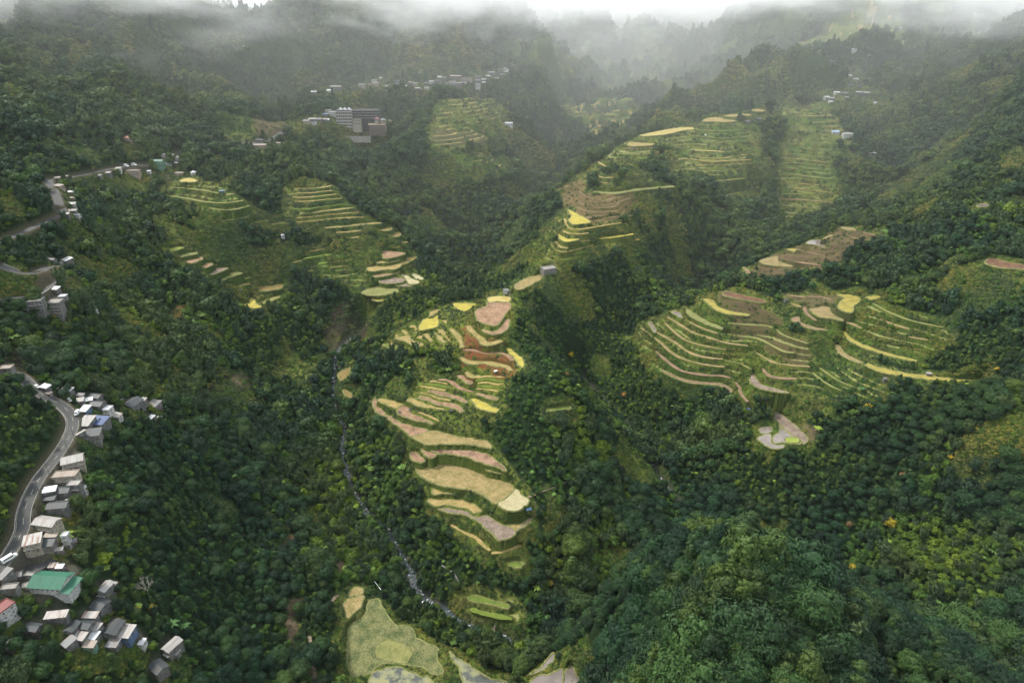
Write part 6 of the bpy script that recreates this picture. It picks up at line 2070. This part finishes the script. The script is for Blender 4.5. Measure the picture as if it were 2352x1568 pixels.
shelter(px('F5', '706,330')[0], 2.0, 'dark', 'dark heap-like shelter on the left of the upper stubble field')
shelter(px('F5', '786,310')[0], 1.6, 'dark', 'dark heap-like shelter on the right edge of the upper stubble field')
shelter(px('F3', '1665,1040')[0], 2.6, 'white', 'white-topped shelter below the red-brown banks of the big spur')
shelter(px('F3', '1105,825')[0], 2.2, 'white', 'white shelter in the bright bushes left of the red-brown banks')
shelter(px('F4', '680,942')[0], 2.6, 'dark', 'dark shelter beside the orange paddy on the left slope')
shelter(px('F2', '1215,288')[0], 2.4, 'white', 'white speck of a shelter on the hazy terraced ridge')
shelter(px('F2', '655,380')[0], 2.4, 'blue', 'blue-grey shelter under the pale crest pads of the hazy ridge')

# dry-stone wall, felled beam, white pole, waterfall
g = hit(H, catmull(px('F6', '1325,368 1370,395 1410,430 1440,490'), False, 6)); g[:, 2] = sample(H, g[:, 0], g[:, 1])
gr_ = resample(g, 1.3)
root = empty('stone_wall', tuple(gr_[0]), label='pale curved dry-stone wall in the bush beside the stream', category='wall')
for k in range(len(gr_) - 1):
    a = gr_[k] - gr_[0]
    V, F = ico((.85, .6, .55), 1, np.random.default_rng(k), .25)
    o = new_obj('stone', mesh('stone', V + a + (0, 0, .5), F), root, M_rock)
    o2 = new_obj('stone', mesh('stone', V * .8 + a + (.3, .1, 1.3), F), root, M_concrete)
g = hit(H, px('F6', '1685,770 1665,850')); V, F = [], []
tube(V, F, tuple(g[0] + (0, 0, 1.2)), tuple(g[1] + (0, 0, 1.2)), .5, .5, 8); F += [tuple(range(8))[::-1], tuple(range(8, 16))]
new_obj('log_bridge', mesh('log_bridge', V, F), m=M_bark, label='dark log bridge lying across the rocky stream at the bottom', category='bridge')
g = hit(H, px('F6', '872,480 915,537')); V, F = [], []
tube(V, F, tuple(g[0] + (0, 0, 2.0)), tuple(g[1] + (0, 0, 2.0)), .18, .18, 6); F += [tuple(range(6))[::-1], tuple(range(6, 12))]
new_obj('water_pipe', mesh('water_pipe', V, F), m=M_white, label='short straight white pipe on the bank above the olive field', category='pipe')
g = hit(H, catmull(px('F11', '425,1240 418,1265 416,1290 412,1330'), False, 4)); g[:, 2] += 2.2; g[:, 1] -= 1.5
V, F = strip(g, [1.1, -1.1]); V2 = V - (0, .4, 0)
new_obj('waterfall', mesh('waterfall', V, F), m=mat('white water', b_flat((.75, .78, .8), .4)), kind='structure')

# ------------------------------------------------------------------ single plants the photograph singles out
def bare_tree(uv, h, label):
    x, y, z = place_on_ground(uv, h * .95)
    root = empty('bare_tree', (x, y, z), label=label, category='tree')
    rs = random.Random(9); V, F = [], []; V2, F2 = [], []
    tube(V, F, (0, 0, -1), (.3, 0, h * .42), .26, .18)
    def grow(p, d, l, r, lev):
        e = p + d * l
        tube(V2, F2, tuple(p), tuple(e), r, r * .65, 5)
        if lev == 0: return
        for k in range(3 if lev > 1 else 4):
            nd = (d + Vector((rs.uniform(-.8, .8), rs.uniform(-.8, .8), rs.uniform(-.05, .5)))).normalized()
            grow(e, nd, l * rs.uniform(.6, .85), r * .62, lev - 1)
    for k in range(5):
        a = k * 1.257
        grow(Vector((.3, 0, h * .40)), Vector((math.cos(a) * .6, math.sin(a) * .6, .9)).normalized(), h * .2, .12, 3)
    m_ = mat('bleached bark', b_flat((.36, .32, .27), .9))
    new_obj('trunk', mesh('trunk', V, F), root, m_); new_obj('branches', mesh('branches', V2, F2), root, m_)
bare_tree(px('F8', '1315,610')[0], 15, 'bare leafless pale tree standing in forest right of the green roof')
def special(ix, fr, s, size, label, cat):
    uv = px(fr, s)[0]; sp = SPEC[ix]
    x, y, z = place_on_ground(uv, 4 * size)
    plant(ix, (x, y, z - .3), .5, size, label, cat)
special(12, 'F8', '1400,880', .62, 'bright orange-yellow croton bush at the foot of the bare tree', 'bush')
special(12, 'F8', '1255,890', .5, 'yellow bush left of the orange-yellow croton bush', 'bush')
special(12, 'F16', '980,960', .75, 'golden-yellow tree in the lower middle of the wooded hill', 'tree')
special(12, 'F16', '1480,715', .45, 'small yellow-flowered tree on the right brow of the wooded hill', 'tree')
special(12, 'F7', '1110,970', .35, 'little yellow bush just below the blue-roofed house cluster', 'bush')
special(13, 'F9', '225,1260', .75, 'orange-tan tree at the left below the right-hand terraces', 'tree')
special(13, 'F16', '1720,20', .8, 'orange-tinged tree alone on the dark slope at the right', 'tree')
special(12, 'F6', '2060,480', .6, 'yellow-green tree on the slope left of the wooded hill', 'tree')
special(10, 'F8', '1570,1010', 1.4, 'large banana-like plant with broad leaves above the lone tall house', 'plant')
special(10, 'F8', '1690,1030', 1.2, 'second broad-leaved plant, right of the large one above the lone tall house', 'plant')
special(10, 'F9', '815,1385', 1.5, 'spiky broad-leaved plant at the right bank of the muddy pond', 'plant')
special(10, 'F9', '1065,1160', 1.3, 'pale star-shaped plant above the forest below the long yellow terrace', 'plant')
special(10, 'F16', '800,730', 1.5, 'bright lime broad-leaved plant in the middle of the wooded hill', 'plant')
special(10, 'F16', '715,660', 1.2, 'lime broad-leaved plant, upper left of the bright one on the wooded hill', 'plant')
special(10, 'F16', '850,620', 1.3, 'yellow-green broad-leaved plant, topmost on the wooded hill', 'plant')
special(9, 'F16', '515,525', 1.3, 'light tree fern on the left shoulder of the wooded hill', 'tree fern')
special(9, 'F16', '1100,435', 1.3, 'light tree fern standing out on the dark slope, left of two', 'tree fern')
special(9, 'F16', '1355,440', 1.3, 'light tree fern standing out on the dark slope, right of two', 'tree fern')
special(9, 'F16', '2070,75', 1.3, 'light tree fern high on the dark slope at the far right', 'tree fern')
special(10, 'F8', '590,190', 1.6, 'palm-like plant in front of the slim white tower house', 'palm')
